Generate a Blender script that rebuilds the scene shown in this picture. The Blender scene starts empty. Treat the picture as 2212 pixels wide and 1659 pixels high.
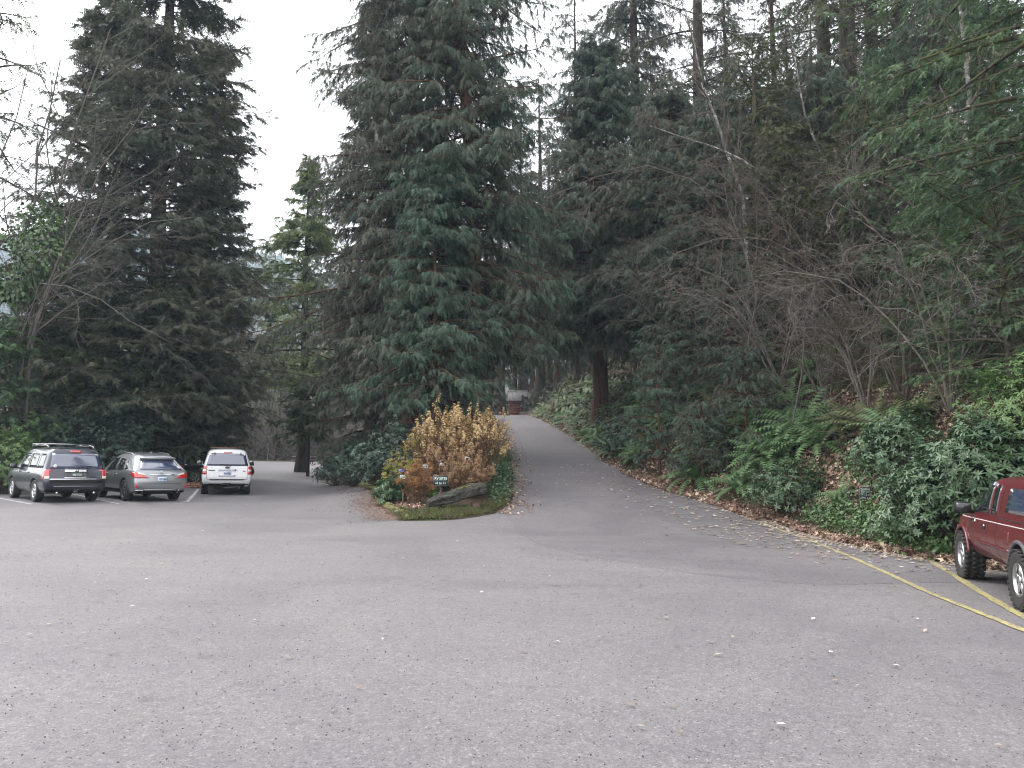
import bpy, bmesh, math, random
import numpy as np
from mathutils import Vector, Matrix
from mathutils.bvhtree import BVHTree
from mathutils.geometry import delaunay_2d_cdt

R = math.radians
scene = bpy.context.scene
C = scene.collection

# ------------------------------------------------------------------ camera, sky, sun, exposure
EYE = 1.70
PITCH = R(5.35)
cam_d = bpy.data.cameras.new("camera")
cam = bpy.data.objects.new("camera", cam_d)
C.objects.link(cam)
cam.location = (0, 0, EYE)
cam.rotation_euler = (R(90) + PITCH, 0, 0)
cam_d.sensor_fit = 'HORIZONTAL'
cam_d.sensor_width = 36.0
cam_d.lens = 36.0 * 1662 / 2212
cam_d.clip_start = 0.1
cam_d.clip_end = 6000
scene.camera = cam

SUN_EL, SUN_AZ = R(48), R(-60)          # azimuth measured from +Y towards +X
world = bpy.data.worlds.new("World")
scene.world = world
world.use_nodes = True
nt = world.node_tree
nt.nodes.clear()
w_out = nt.nodes.new('ShaderNodeOutputWorld')
w_bg = nt.nodes.new('ShaderNodeBackground')
w_sky = nt.nodes.new('ShaderNodeTexSky')
w_sky.sky_type = 'NISHITA'
w_sky.sun_disc = False
w_sky.sun_elevation = SUN_EL
w_sky.sun_rotation = SUN_AZ
w_sky.air_density = 1.0
w_sky.dust_density = 4.0
w_sky.ozone_density = 1.0
w_hs = nt.nodes.new('ShaderNodeHueSaturation')
w_hs.inputs['Saturation'].default_value = 0.12      # cloud cover takes the blue out
w_mix = nt.nodes.new('ShaderNodeMixRGB')
w_mix.inputs[0].default_value = 0.6                 # even cloud layer over the clear sky
w_mix.inputs[2].default_value = (8.9, 8.85, 9.0, 1)
nt.links.new(w_sky.outputs[0], w_hs.inputs['Color'])
nt.links.new(w_hs.outputs[0], w_mix.inputs[1])
nt.links.new(w_mix.outputs[0], w_bg.inputs['Color'])
w_bg.inputs['Strength'].default_value = 0.15
nt.links.new(w_bg.outputs[0], w_out.inputs['Surface'])

sun_d = bpy.data.lights.new("sun", 'SUN')
sun_d.energy = 0.7
sun_d.angle = R(25)
sun_d.color = (1.0, 0.96, 0.9)
sun = bpy.data.objects.new("sun", sun_d)
C.objects.link(sun)
sd = Vector((math.sin(SUN_AZ) * math.cos(SUN_EL), math.cos(SUN_AZ) * math.cos(SUN_EL), math.sin(SUN_EL)))
sun.rotation_euler = sd.to_track_quat('Z', 'Y').to_euler()

scene.view_settings.view_transform = 'Standard'
scene.view_settings.look = 'None'
scene.view_settings.gamma = 1.0
scene.view_settings.exposure = 1.60
scene.cycles.max_bounces = 5
scene.cycles.diffuse_bounces = 3
scene.cycles.glossy_bounces = 2
scene.cycles.transmission_bounces = 3
scene.cycles.transparent_max_bounces = 4
scene.cycles.volume_bounces = 0
scene.cycles.use_denoising = True
scene.cycles.denoising_prefilter = 'NONE'
scene.cycles.filter_width = 1.15

# ------------------------------------------------------------------ small helpers
def link(o, parent=None):
    C.objects.link(o)
    if parent is not None:
        o.parent = parent
    return o

def tag(o, label=None, cat=None, group=None, kind=None):
    if label: o['label'] = label
    if cat: o['category'] = cat
    if group: o['group'] = group
    if kind: o['kind'] = kind
    return o

def empty(name, loc, rz=0.0, label=None, cat=None, group=None):
    o = bpy.data.objects.new(name, None)
    o.empty_display_size = 0.3
    C.objects.link(o)
    o.location = loc
    o.rotation_euler = (0, 0, rz)
    return tag(o, label, cat, group)

def np_mesh(name, V, faces, mats, midx=None, smooth=False):
    """V (n,3); faces: list of int arrays (m,k)."""
    me = bpy.data.meshes.new(name)
    V = np.asarray(V, dtype=np.float32)
    me.vertices.add(len(V))
    me.vertices.foreach_set('co', V.ravel())
    faces = [np.asarray(f, dtype=np.int32) for f in faces if len(f)]
    nl = sum(f.size for f in faces)
    nf = sum(len(f) for f in faces)
    me.loops.add(nl)
    me.polygons.add(nf)
    me.loops.foreach_set('vertex_index', np.concatenate([f.ravel() for f in faces]).astype(np.int32))
    tot = np.concatenate([np.full(len(f), f.shape[1], dtype=np.int32) for f in faces])
    st = np.concatenate([[0], np.cumsum(tot)[:-1]]).astype(np.int32)
    me.polygons.foreach_set('loop_start', st)
    me.polygons.foreach_set('loop_total', tot)
    if midx is not None:
        me.polygons.foreach_set('material_index', np.asarray(midx, dtype=np.int32))
    if smooth:
        me.polygons.foreach_set('use_smooth', np.ones(nf, dtype=bool))
    for m in (mats if isinstance(mats, (list, tuple)) else [mats]):
        me.materials.append(m)
    me.update(calc_edges=True)
    return me

def obj(name, me, parent=None, loc=None, rz=None):
    o = bpy.data.objects.new(name, me)
    C.objects.link(o)
    if parent is not None:
        o.parent = parent
    if loc is not None:
        o.location = loc
    if rz is not None:
        o.rotation_euler = (0, 0, rz)
    return o

def copy_tree(o, parent=None):
    c = o.copy()
    C.objects.link(c)
    if parent is not None:
        c.parent = parent
    for ch in list(o.children):
        copy_tree(ch, c)
    return c

class MB:
    """collects boxes, tubes, prisms as one mesh"""
    def __init__(self):
        self.V = []; self.F3 = []; self.F4 = []; self.n = 0
        self.P = []
    def add(self, V, F):
        V = np.asarray(V, dtype=float)
        F = np.asarray(F, dtype=int) + self.n
        self.V.append(V)
        (self.F3 if F.shape[1] == 3 else self.F4).append(F)
        self.n += len(V)
    def box(self, c, s, rot=None, taper=1.0):
        sx, sy, sz = [v / 2 for v in s]
        V = np.array([[-sx, -sy, -sz], [sx, -sy, -sz], [sx, sy, -sz], [-sx, sy, -sz],
                      [-sx * taper, -sy * taper, sz], [sx * taper, -sy * taper, sz], [sx * taper, sy * taper, sz], [-sx * taper, sy * taper, sz]])
        if rot is not None:
            V = V @ np.array(rot).T
        V = V + np.array(c)
        self.add(V, [[0, 3, 2, 1], [4, 5, 6, 7], [0, 1, 5, 4], [1, 2, 6, 5], [2, 3, 7, 6], [3, 0, 4, 7]])
    def tube(self, pts, rad, sides=8, caps=True):
        V, F = tubes(np.array([pts], dtype=float), np.array([rad if hasattr(rad, '__len__') else [rad] * len(pts)], dtype=float), sides)
        n0 = self.n
        self.add(V, F)
        if caps:
            k = len(pts)
            for a in (0, k - 1):
                ring = [n0 + a * sides + i for i in range(sides)]
                self.V.append(np.mean(V[a * sides:(a + 1) * sides], axis=0)[None]); ci = self.n; self.n += 1
                tri = [[ring[i], ring[(i + 1) % sides], ci] if a else [ring[(i + 1) % sides], ring[i], ci] for i in range(sides)]
                self.F3.append(np.array(tri))
    def mesh(self, name, mats, smooth=False):
        return np_mesh(name, np.concatenate(self.V), [np.concatenate(f) for f in (self.F3, self.F4) if f], mats, smooth=smooth)
    def build(self, name, mats, parent=None, smooth=False, loc=None, rz=None):
        return obj(name, self.mesh(name, mats, smooth), parent, loc, rz)

def norm(a):
    return a / np.maximum(np.linalg.norm(a, axis=-1, keepdims=True), 1e-9)

def tubes(P, Rr, sides):
    """P (n,k,3), Rr (n,k) -> verts, quads"""
    n, k, _ = P.shape
    T = np.empty_like(P)
    T[:, 1:-1] = P[:, 2:] - P[:, :-2]
    T[:, 0] = P[:, 1] - P[:, 0]
    T[:, -1] = P[:, -1] - P[:, -2]
    T = norm(T)
    mean = norm(P[:, -1] - P[:, 0])
    ref = np.where(np.abs(mean[:, 2:3]) > 0.8, np.array([[1.0, 0, 0]]), np.array([[0, 0, 1.0]]))
    A = norm(np.cross(T, ref[:, None, :] + np.zeros_like(T)))
    B = np.cross(T, A)
    th = np.arange(sides) * 2 * np.pi / sides
    V = P[:, :, None, :] + Rr[:, :, None, None] * (np.cos(th)[None, None, :, None] * A[:, :, None, :] + np.sin(th)[None, None, :, None] * B[:, :, None, :])
    V = V.reshape(-1, 3)
    i = np.arange(n)[:, None, None] * (k * sides)
    j = np.arange(k - 1)[None, :, None] * sides
    s = np.arange(sides)[None, None, :]
    s2 = (s + 1) % sides
    F = np.stack([i + j + s, i + j + s2, i + j + sides + s2, i + j + sides + s], axis=-1).reshape(-1, 4)
    return V, F

def scatter(tv, tf, pos, X, Z, scale):
    """instance a template (m,3)/(f,k) at pos with x axis X and approximate normal Z"""
    X = norm(X)
    Y = norm(np.cross(Z, X))
    Zn = np.cross(X, Y)
    scale = np.broadcast_to(np.asarray(scale, dtype=float), (len(pos),))
    W = (tv[None, :, 0:1] * X[:, None] + tv[None, :, 1:2] * Y[:, None] + tv[None, :, 2:3] * Zn[:, None]) * scale[:, None, None] + pos[:, None]
    F = tf[None] + (np.arange(len(pos)) * len(tv))[:, None, None]
    return W.reshape(-1, 3), F.reshape(-1, tf.shape[1])

def join(parts):
    V = []; F = []; n = 0
    for v, f in parts:
        V.append(v); F.append(f + n); n += len(v)
    return np.concatenate(V), F

# ------------------------------------------------------------------ picture -> place
F_PX = 1662.0
cp, sp_ = math.cos(PITCH), math.sin(PITCH)
def ray(px, py):
    xc = (px - 1106) / F_PX; yc = (829.5 - py) / F_PX
    return np.array([xc, cp - yc * sp_, sp_ + yc * cp])
def gx(px, Y, py=985):
    r = ray(px, py)
    return r[0] / r[1] * Y
def gz(py, Y, px=1106):
    r = ray(px, py)
    return EYE + r[2] / r[1] * Y

# ------------------------------------------------------------------ terrain
def sst(t):
    t = np.clip(t, 0, 1)
    return t * t * (3 - 2 * t)

XR = np.array([(-60, 22), (-20, 14), (0, 11.5), (8, 10), (11.5, 9.3), (13.0, 8.4), (14, 7.95), (15.4, 7.7), (17.5, 7.45), (21.8, 7.25), (24, 6.7), (27, 5.3), (32, 4.15), (46, 3.4), (69, 1.7), (90, 0.3), (130, -4), (400, -4)], float)
XL = np.array([(-60, -.4), (21, -.5), (24, -.12), (32, -.17), (46, -.57), (69, -1.75), (90, -3.4), (130, -9), (400, -9)], float)
RZ = np.array([(0, 0), (19.5, 0), (22, .18), (24.5, .5), (28, 1.0), (32, 1.5), (46, 3.05), (60, 4.55), (70, 5.42), (78, 5.8), (95, 6.2), (130, 6.6), (400, 7)], float)
_yy = np.linspace(-60, 400, 1841)
def _smooth(tab, w):
    v = np.interp(_yy, tab[:, 0], tab[:, 1])
    k = np.hanning(w); k /= k.sum()
    return np.convolve(np.pad(v, w // 2, mode='edge'), k, mode='valid')[:len(v)]
_rz = _smooth(RZ, 21)
_xr = _smooth(XR, 9)
_xl = _smooth(XL, 9)
def xr(y): return np.interp(y, _yy, _xr)
def xl(y): return np.interp(y, _yy, _xl)

def terrain(x, y):
    x = np.asarray(x, float); y = np.asarray(y, float)
    lot = -.02 * np.clip(x, -60, 40) - .006 * np.clip(y, -40, 32) + .9 * sst((y - 32) / 45)
    rd = np.interp(y, _yy, _rz)
    m = sst((x - (xl(y) - 9.5)) / 9.0)
    base = lot * (1 - m) + (lot * (1 - sst((y - 22) / 20)) + rd) * m
    s = x - xr(y)
    h = 15 * (1 - np.exp(-np.clip(s - .45, 0, None) / 14)) * (1 - .25 * np.exp(-np.clip(s, 0, None) / 1.5))
    h = h + .5 * np.sin(x * .7 + 1) * np.sin(y * .45) * sst((s - 1.5) / 4)
    # far left: wooded valley side
    d = np.hypot(x + 20, y)
    far = sst((y - 95) / 160) * 22 * sst((-6 - x) / 26)
    return base + h + far

def tz(x, y): return float(terrain(x, y))

def at(px, py, dz=0.0):
    r = ray(px, py)
    t = 3.0
    while t < 200:
        p = r * t
        if p[2] + EYE < tz(p[0], p[1]) + dz:
            break
        t += .05
    p = r * t
    return Vector((p[0], p[1], tz(p[0], p[1]) + dz))

# pavement outline (lot + left branch + road up the hill)
_rp = [(float(xr(y)), float(y)) for y in (-22, -10, 0, 5, 8, 10, 11.5, 12.4, 13.2, 14, 15.4, 17.5, 19.5, 21.8, 23, 24.5, 26, 28, 30, 32, 36, 41, 46, 54, 62, 69, 76, 84, 92, 105, 125)]
_lp = [(float(xl(y)), float(y)) for y in (125, 105, 92, 84, 76, 69, 62, 54, 46, 41, 36, 32, 28, 25, 23.3)]
_isl = [tuple(at(a, b)[:2]) for a, b in ((1094, 1084), (1080, 1098), (1050, 1110), (1012, 1117), (974, 1121), (930, 1124), (869, 1123), (856, 1113), (836, 1101), (820, 1092), (815, 1083), (816, 1071), (806, 1060), (775, 1050), (745, 1045), (723, 1041), (697, 1033), (684, 1026))]
_lb = [(-14.2, 60), (-16.5, 68), (-18.5, 77), (-27, 77), (-25, 66), (-22.5, 55), (-19.8, 46), (-17.6, 40), (-17.4, 36.2), (-20, 33), (-26, 30.5), (-40, 27), (-60, 25), (-60, -22)]
PAVE = np.array(_rp + _lp + _isl + _lb)

def sdist(x, y, poly):
    """signed distance, positive inside"""
    x = np.asarray(x, float).ravel(); y = np.asarray(y, float).ravel()
    d = np.full(x.shape, 1e9); ins = np.zeros(x.shape, bool)
    n = len(poly)
    for i in range(n):
        x1, y1 = poly[i]; x2, y2 = poly[(i + 1) % n]
        dx, dy = x2 - x1, y2 - y1
        t = np.clip(((x - x1) * dx + (y - y1) * dy) / (dx * dx + dy * dy + 1e-12), 0, 1)
        d = np.minimum(d, np.hypot(x - x1 - t * dx, y - y1 - t * dy))
        c = (y1 > y) != (y2 > y)
        with np.errstate(divide='ignore', invalid='ignore'):
            xi = (x2 - x1) * (y - y1) / (y2 - y1) + x1
        ins ^= c & (x < xi)
    return np.where(ins, d, -d)

def gnd(x, y):
    """height of the soil surface"""
    sh = np.shape(x)
    x = np.asarray(x, float).ravel(); y = np.asarray(y, float).ravel()
    d = sdist(x, y, PAVE)
    z = terrain(x, y) + .03 - .14 * sst((d + .02) / .8) + .05 * sst(-d / 1.2)
    return z.reshape(sh)

# ------------------------------------------------------------------ materials
def M_new(name):
    m = bpy.data.materials.new(name)
    m.use_nodes = True
    t = m.node_tree
    t.nodes.clear()
    o = t.nodes.new('ShaderNodeOutputMaterial')
    return m, t, o

def N(t, typ, **kw):
    n = t.nodes.new(typ)
    for k, v in kw.items():
        if k in n.inputs: n.inputs[k].default_value = v
        else: setattr(n, k, v)
    return n

def ramp(t, src, stops):
    r = t.nodes.new('ShaderNodeValToRGB')
    el = r.color_ramp.elements
    while len(el) < len(stops): el.new(0.5)
    for e, (p, c) in zip(el, stops):
        e.position = p
        e.color = (*c, 1) if len(c) == 3 else c
    t.links.new(src, r.inputs[0])
    return r.outputs[0]

def coords(t): return N(t, 'ShaderNodeTexCoord').outputs['Object']

def noise(t, vec, scale, detail=3, rough=.55, dist=0.0):
    n = N(t, 'ShaderNodeTexNoise')
    n.inputs['Scale'].default_value = scale
    n.inputs['Detail'].default_value = detail
    n.inputs['Roughness'].default_value = rough
    n.inputs['Distortion'].default_value = dist
    t.links.new(vec, n.inputs['Vector'])
    return n.outputs['Fac']

def mixc(t, fac, a, b, mode='MIX'):
    m = N(t, 'ShaderNodeMixRGB', blend_type=mode)
    for i, v in ((0, fac), (1, a), (2, b)):
        if isinstance(v, (int, float)): m.inputs[i].default_value = v
        elif isinstance(v, tuple): m.inputs[i].default_value = (*v, 1) if len(v) == 3 else v
        else: t.links.new(v, m.inputs[i])
    return m.outputs[0]

def math_(t, op, a, b=0.5):
    m = N(t, 'ShaderNodeMath', operation=op)
    for i, v in ((0, a), (1, b)):
        if isinstance(v, (int, float)): m.inputs[i].default_value = v
        else: t.links.new(v, m.inputs[i])
    return m.outputs[0]

def principled(t, o, col, rough=.6, metal=0.0, spec=.5, bump=None, bdist=.01, bstr=.6, coat=0.0):
    p = N(t, 'ShaderNodeBsdfPrincipled')
    if isinstance(col, tuple): p.inputs['Base Color'].default_value = (*col, 1)
    else: t.links.new(col, p.inputs['Base Color'])
    if isinstance(rough, (int, float)): p.inputs['Roughness'].default_value = rough
    else: t.links.new(rough, p.inputs['Roughness'])
    p.inputs['Metallic'].default_value = metal
    p.inputs['Specular IOR Level'].default_value = spec
    p.inputs['Coat Weight'].default_value = coat
    p.inputs['Coat Roughness'].default_value = .05
    if bump is not None:
        b = N(t, 'ShaderNodeBump')
        b.inputs['Strength'].default_value = bstr
        b.inputs['Distance'].default_value = bdist
        t.links.new(bump, b.inputs['Height'])
        t.links.new(b.outputs[0], p.inputs['Normal'])
    t.links.new(p.outputs[0], o.inputs['Surface'])
    return p

def leafmat(name, c1, c2, c3=None, trans=.22, rough=.55, spec=.35, clump=.5, accent=None):
    """leaf colour varies leaf to leaf (island) and clump to clump"""
    m, t, o = M_new(name)
    v = coords(t)
    geo = N(t, 'ShaderNodeNewGeometry')
    rnd = geo.outputs['Random Per Island']
    col = mixc(t, rnd, c1, c2)
    if c3 is not None:
        f = ramp(t, noise(t, v, clump, 2), [(.42, (0, 0, 0)), (.62, (1, 1, 1))])
        col = mixc(t, f, col, c3)
    if accent is not None:
        f = ramp(t, rnd, [(1 - accent[1], (0, 0, 0)), (1 - accent[1] + .001, (1, 1, 1))])
        col = mixc(t, f, col, accent[0])
    p = principled(t, o, col, rough, spec=spec)
    if trans:
        tr = N(t, 'ShaderNodeBsdfTranslucent')
        t.links.new(col, tr.inputs['Color'])
        mx = N(t, 'ShaderNodeMixShader')
        mx.inputs[0].default_value = trans
        t.links.new(p.outputs[0], mx.inputs[1])
        t.links.new(tr.outputs[0], mx.inputs[2])
        t.links.new(mx.outputs[0], o.inputs['Surface'])
    return m

def bark(name, c1, c2, sc=6, moss=None, lichen=None):
    m, t, o = M_new(name)
    v = coords(t)
    mp = N(t, 'ShaderNodeMapping')
    mp.inputs['Scale'].default_value = (1, 1, .18)
    t.links.new(v, mp.inputs['Vector'])
    n = noise(t, mp.outputs[0], sc * 2, 5, .65)
    col = ramp(t, n, [(.35, c1), (.65, c2)])
    if moss is not None:
        f = ramp(t, noise(t, v, 1.5, 4), [(.5, (0, 0, 0)), (.6, (1, 1, 1))])
        col = mixc(t, f, col, moss)
    if lichen is not None:
        f = ramp(t, noise(t, v, 5, 4), [(.52, (0, 0, 0)), (.6, (1, 1, 1))])
        col = mixc(t, f, col, lichen)
    principled(t, o, col, .85, spec=.2, bump=n, bdist=.04)
    return m

def plain(name, col, rough=.5, metal=0.0, spec=.5, coat=0.0, var=0.0, bumps=0.0):
    m, t, o = M_new(name)
    c = col
    if var:
        f = noise(t, coords(t), 3, 4)
        c = ramp(t, f, [(.3, tuple(x * (1 - var) for x in col)), (.7, tuple(min(1, x * (1 + var)) for x in col))])
    principled(t, o, c, rough, metal, spec, coat=coat)
    return m

# asphalt
def asphalt(name, dark, light, stain):
    m, t, o = M_new(name)
    v = coords(t)
    a = noise(t, v, 75, 3, .8)
    vo = N(t, 'ShaderNodeTexVoronoi'); vo.inputs['Scale'].default_value = 55
    t.links.new(v, vo.inputs['Vector'])
    col = ramp(t, a, [(.3, dark), (.68, light)])
    stone = ramp(t, vo.outputs['Color'], [(.35, (.84, .84, .84)), (.8, (1.1, 1.1, 1.1)), (.9, (1.5, 1.48, 1.46))])
    col = mixc(t, .75, col, stone, 'MULTIPLY')
    n2 = noise(t, v, 14, 4, .7)
    col = mixc(t, .8, col, ramp(t, n2, [(.3, (.8, .79, .8)), (.7, (1.16, 1.15, 1.14))]), 'MULTIPLY')
    big = noise(t, v, .22, 5, .6, .6)
    col = mixc(t, 1.0, col, ramp(t, big, [(.3, (.80, .80, .82)), (.5, (1, 1, 1)), (.7, (1.18, 1.15, 1.12))]), 'MULTIPLY')
    mp = N(t, 'ShaderNodeMapping'); mp.inputs['Rotation'].default_value = (0, 0, R(38)); mp.inputs['Scale'].default_value = (.5, 1.6, 1)
    t.links.new(v, mp.inputs['Vector'])
    st = noise(t, mp.outputs[0], .8, 4, .6, .8)
    col = mixc(t, 1.0, col, ramp(t, st, [(.35, (.95, .95, .96)), (.65, (1.05, 1.045, 1.04))]), 'MULTIPLY')
    spots = noise(t, v, 2.6, 3, .5)
    col = mixc(t, ramp(t, spots, [(.66, (0, 0, 0)), (.74, (.5, .5, .5))]), col, stain)
    # hairline cracks, only in some patches
    wv = N(t, 'ShaderNodeTexVoronoi', feature='DISTANCE_TO_EDGE'); wv.inputs['Scale'].default_value = .34
    nz = N(t, 'ShaderNodeTexNoise'); nz.inputs['Scale'].default_value = 1.3; nz.inputs['Detail'].default_value = 6
    t.links.new(v, nz.inputs['Vector'])
    wob = mixc(t, .12, v, nz.outputs['Color'], 'ADD')
    wob2 = N(t, 'ShaderNodeVectorMath', operation='ADD')
    t.links.new(v, wob2.inputs[0]); 
    sc = N(t, 'ShaderNodeVectorMath', operation='SCALE'); sc.inputs['Scale'].default_value = 1.3
    t.links.new(nz.outputs['Color'], sc.inputs[0]); t.links.new(sc.outputs[0], wob2.inputs[1])
    t.links.new(wob2.outputs[0], wv.inputs['Vector'])
    crack = ramp(t, wv.outputs['Distance'], [(0, (1, 1, 1)), (.004, (0, 0, 0))])
    cm = ramp(t, noise(t, v, .12, 2), [(.5, (0, 0, 0)), (.58, (.55, .55, .55))])
    cf = mixc(t, 1.0, crack, cm, 'MULTIPLY')
    col = mixc(t, cf, col, (.04, .038, .038))
    ro = ramp(t, big, [(.3, (.62, .62, .62)), (.7, (.8, .8, .8))])
    principled(t, o, col, ro, spec=.4, bump=a, bdist=.005, bstr=.45)
    return m

M = {}
M['asphalt'] = asphalt('lot_asphalt', (.084, .079, .082), (.200, .190, .195), (.07, .065, .068))
M['asphalt2'] = asphalt('road_asphalt', (.075, .070, .074), (.177, .167, .173), (.065, .06, .06))

def ground_mat():
    m, t, o = M_new('forest_soil')
    v = coords(t)
    a = noise(t, v, 9, 6, .7)
    b = noise(t, v, .6, 4, .6)
    c = noise(t, v, 30, 4, .7)
    col = ramp(t, a, [(.3, (.018, .013, .009)), (.5, (.05, .034, .022)), (.7, (.11, .07, .045))])
    g = ramp(t, b, [(.48, (0, 0, 0)), (.62, (.8, .8, .8))])
    col = mixc(t, g, col, ramp(t, c, [(.3, (.02, .028, .01)), (.7, (.06, .08, .025))]))
    principled(t, o, col, .9, spec=.2, bump=a, bdist=.08)
    return m
M['soil'] = ground_mat()

def paint(name, col, worn, thr):
    m, t, o = M_new(name)
    v = coords(t)
    f = ramp(t, noise(t, v, 22, 5, .75), [(thr - .05, (0, 0, 0)), (thr + .06, (1, 1, 1))])
    g = ramp(t, noise(t, v, 1.6, 3, .6), [(.35, (.5, .5, .5)), (.6, (1, 1, 1))])
    f = mixc(t, 1.0, f, g, 'MULTIPLY')
    col = mixc(t, f, worn, col)
    principled(t, o, col, .7, spec=.3)
    return m
M['yellow'] = paint('yellow_line_paint', (.42, .36, .13), (.15, .14, .13), .47)
M['faded'] = paint('faded_line_paint', (.26, .22, .16), (.11, .1, .1), .50)
M['white'] = paint('white_line_paint', (.5, .5, .5), (.16, .15, .15), .40)

# ------------------------------------------------------------------ ground, pavement, markings
def build_ground():
    xs = np.concatenate([np.arange(-400, -70, 12), np.arange(-70, -26, 1.6), np.arange(-26, 26, .5), np.arange(26, 70, 1.6), np.arange(70, 420, 12)])
    ys = np.concatenate([np.arange(-60, -8, 3), np.arange(-8, 60, .5), np.arange(60, 110, 1.2), np.arange(110, 400, 9)])
    X, Y = np.meshgrid(xs, ys)
    Z = gnd(X, Y)
    r = np.random.default_rng(3)
    off = sdist(X, Y, PAVE).reshape(X.shape) < -.4
    Z = Z + off * r.normal(0, .035, X.shape) * (np.abs(X) < 70)
    V = np.stack([X, Y, Z], -1).reshape(-1, 3)
    ny, nx = X.shape
    i = np.arange(ny - 1)[:, None] * nx; j = np.arange(nx - 1)[None]
    F = np.stack([i + j, i + j + 1, i + j + nx + 1, i + j + nx], -1).reshape(-1, 4)
    o = obj('ground', np_mesh('ground', V, [F], M['soil'], smooth=True))
    tag(o, kind='structure')

def sheet(name, poly, step, dz, mat):
    poly = [Vector(p) for p in poly]
    bd = []
    n = len(poly)
    for i in range(n):
        a, b = poly[i], poly[(i + 1) % n]
        L = (b - a).length; k = max(1, int(L / (step * 1.0)))
        for j in range(k): bd.append(a.lerp(b, j / k))
    pa = np.array([p[:] for p in poly])
    xs = np.arange(pa[:, 0].min(), pa[:, 0].max(), step); ys = np.arange(pa[:, 1].min(), pa[:, 1].max(), step)
    X, Y = np.meshgrid(xs, ys)
    d = sdist(X, Y, pa)
    ins = np.stack([X.ravel(), Y.ravel()], -1)[d > step * .45]
    pts = bd + [Vector(p) for p in ins]
    nb = len(bd)
    edges = [(i, (i + 1) % nb) for i in range(nb)]
    vv, ee, ff, *_ = delaunay_2d_cdt(pts, edges, [list(range(nb))], 1, 1e-5)
    V = np.array([(p.x, p.y) for p in vv])
    Z = terrain(V[:, 0], V[:, 1]) + (dz if dz == 0 else np.minimum(dz, .0022 + .012 * np.abs(sdist(V[:, 0], V[:, 1], pa))))
    F = np.array([f for f in ff if len(f) == 3])
    me = np_mesh(name, np.column_stack([V, Z]), [F], mat, smooth=True)
    bm = bmesh.new(); bm.from_mesh(me); bmesh.ops.recalc_face_normals(bm, faces=bm.faces)
    if bm.faces[:] and sum(f.normal.z for f in bm.faces) < 0: bmesh.ops.reverse_faces(bm, faces=bm.faces)
    bm.to_mesh(me); bm.free()
    return obj(name, me)

def strip(name, pts, w, mat, dz=.010, parent=None, step=.12):
    """painted stripe following the ground"""
    P = []
    for (a, b) in zip(pts[:-1], pts[1:]):
        a = Vector(a[:2]); b = Vector(b[:2]); k = max(1, int((b - a).length / step))
        for j in range(k): P.append(a.lerp(b, j / k))
    P.append(Vector(pts[-1][:2]))
    V = []
    rr = random.Random(len(P))
    for i, p in enumerate(P):
        d = (P[min(i + 1, len(P) - 1)] - P[max(i - 1, 0)]).normalized()
        nn = Vector((-d.y, d.x))
        ww = w / 2 * (1 + rr.uniform(-.2, .16))
        for s in (-1, 0, 1):
            q = p + nn * ww * s
            V.append((q.x, q.y, tz(q.x, q.y) + dz))
    F = []
    for i in range(len(P) - 1):
        for c in (0, 1):
            F.append((3 * i + c, 3 * i + c + 1, 3 * i + 4 + c, 3 * i + 3 + c)[::-1])
    return obj(name, np_mesh(name, V, [np.array(F)], mat))

build_ground()
tag(sheet('parking_lot', PAVE, .8, 0.0, M['asphalt']), kind='structure')

# newer dark asphalt of the hill road, its seam curving across the lot
_seam = [tuple(at(a, b)[:2]) for a, b in ((1990, 1262), (1900, 1262), (1780, 1264), (1640, 1256), (1500, 1240), (1380, 1221), (1260, 1200), (1180, 1183), (1130, 1160), (1106, 1130))]
_road = [(float(xr(y)) + .1, float(y)) for y in (12.0, 12.8, 13.4, 14, 15.4, 17.5, 19.5, 21.8, 23, 24.5, 26, 28, 30, 32, 36, 41, 46, 54, 62, 69, 76, 84, 92, 105, 124)] + \
        [(float(xl(y)) - .1, float(y)) for y in (124, 105, 92, 84, 76, 69, 62, 54, 46, 41, 36, 32, 28, 25, 23.3)]
_rs = random.Random(8)
_sm2 = []
for (a, b) in zip(_seam[:-1], _seam[1:]):
    k_ = max(2, int(math.dist(a, b) / .35))
    for j_ in range(k_): _sm2.append((a[0] + (b[0] - a[0]) * j_ / k_ + _rs.gauss(0, .035), a[1] + (b[1] - a[1]) * j_ / k_ + _rs.gauss(0, .05)))
ROAD = _road + _sm2[::-1]
tag(sheet('road', ROAD, .45, .005, M['asphalt2']), kind='structure')

mk = [('yellow_line', [(1640, 1128), (1664, 1136), (1740, 1164), (1820, 1196), (1900, 1232), (2010, 1283), (2110, 1324), (2230, 1372)], .10, M['yellow'], 'long worn yellow line curving from the leaf edge toward the right', 'yellow parking lines'),
      ('yellow_line', [(2008, 1212), (2060, 1243), (2120, 1281), (2180, 1316), (2260, 1362)], .12, M['yellow'], 'short yellow line beside the front tyre of the red truck', 'yellow parking lines'),
      ('faded_line', [(1735, 1167), (1840, 1176), (1985, 1190)], .08, M['faded'], 'upper faded cross line nearest the leaf litter', 'faded cross lines'),
      ('faded_line', [(1815, 1194), (1900, 1201), (2008, 1212)], .09, M['faded'], 'lower faded cross line joining the two yellow lines', 'faded cross lines'),
      ('white_line', [(-25, 1074), (0, 1077), (68, 1090)], .10, M['white'], 'white bay line at the left edge, left of the dark grey suv', 'white bay lines'),
      ('white_line', [(150, 1066), (200, 1077), (256, 1089)], .10, M['white'], 'white bay line between the dark grey and silver suvs', 'white bay lines'),
      ('white_line', [(285, 1061), (330, 1072), (404, 1085)], .11, M['white'], 'white bay line under the silver suv', 'white bay lines'),
      ('white_line', [(404, 1085), (415, 1073), (428, 1057)], .13, M['white'], 'short white line running from the bay corner to the brick kerb', 'white bay lines')]
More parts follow.
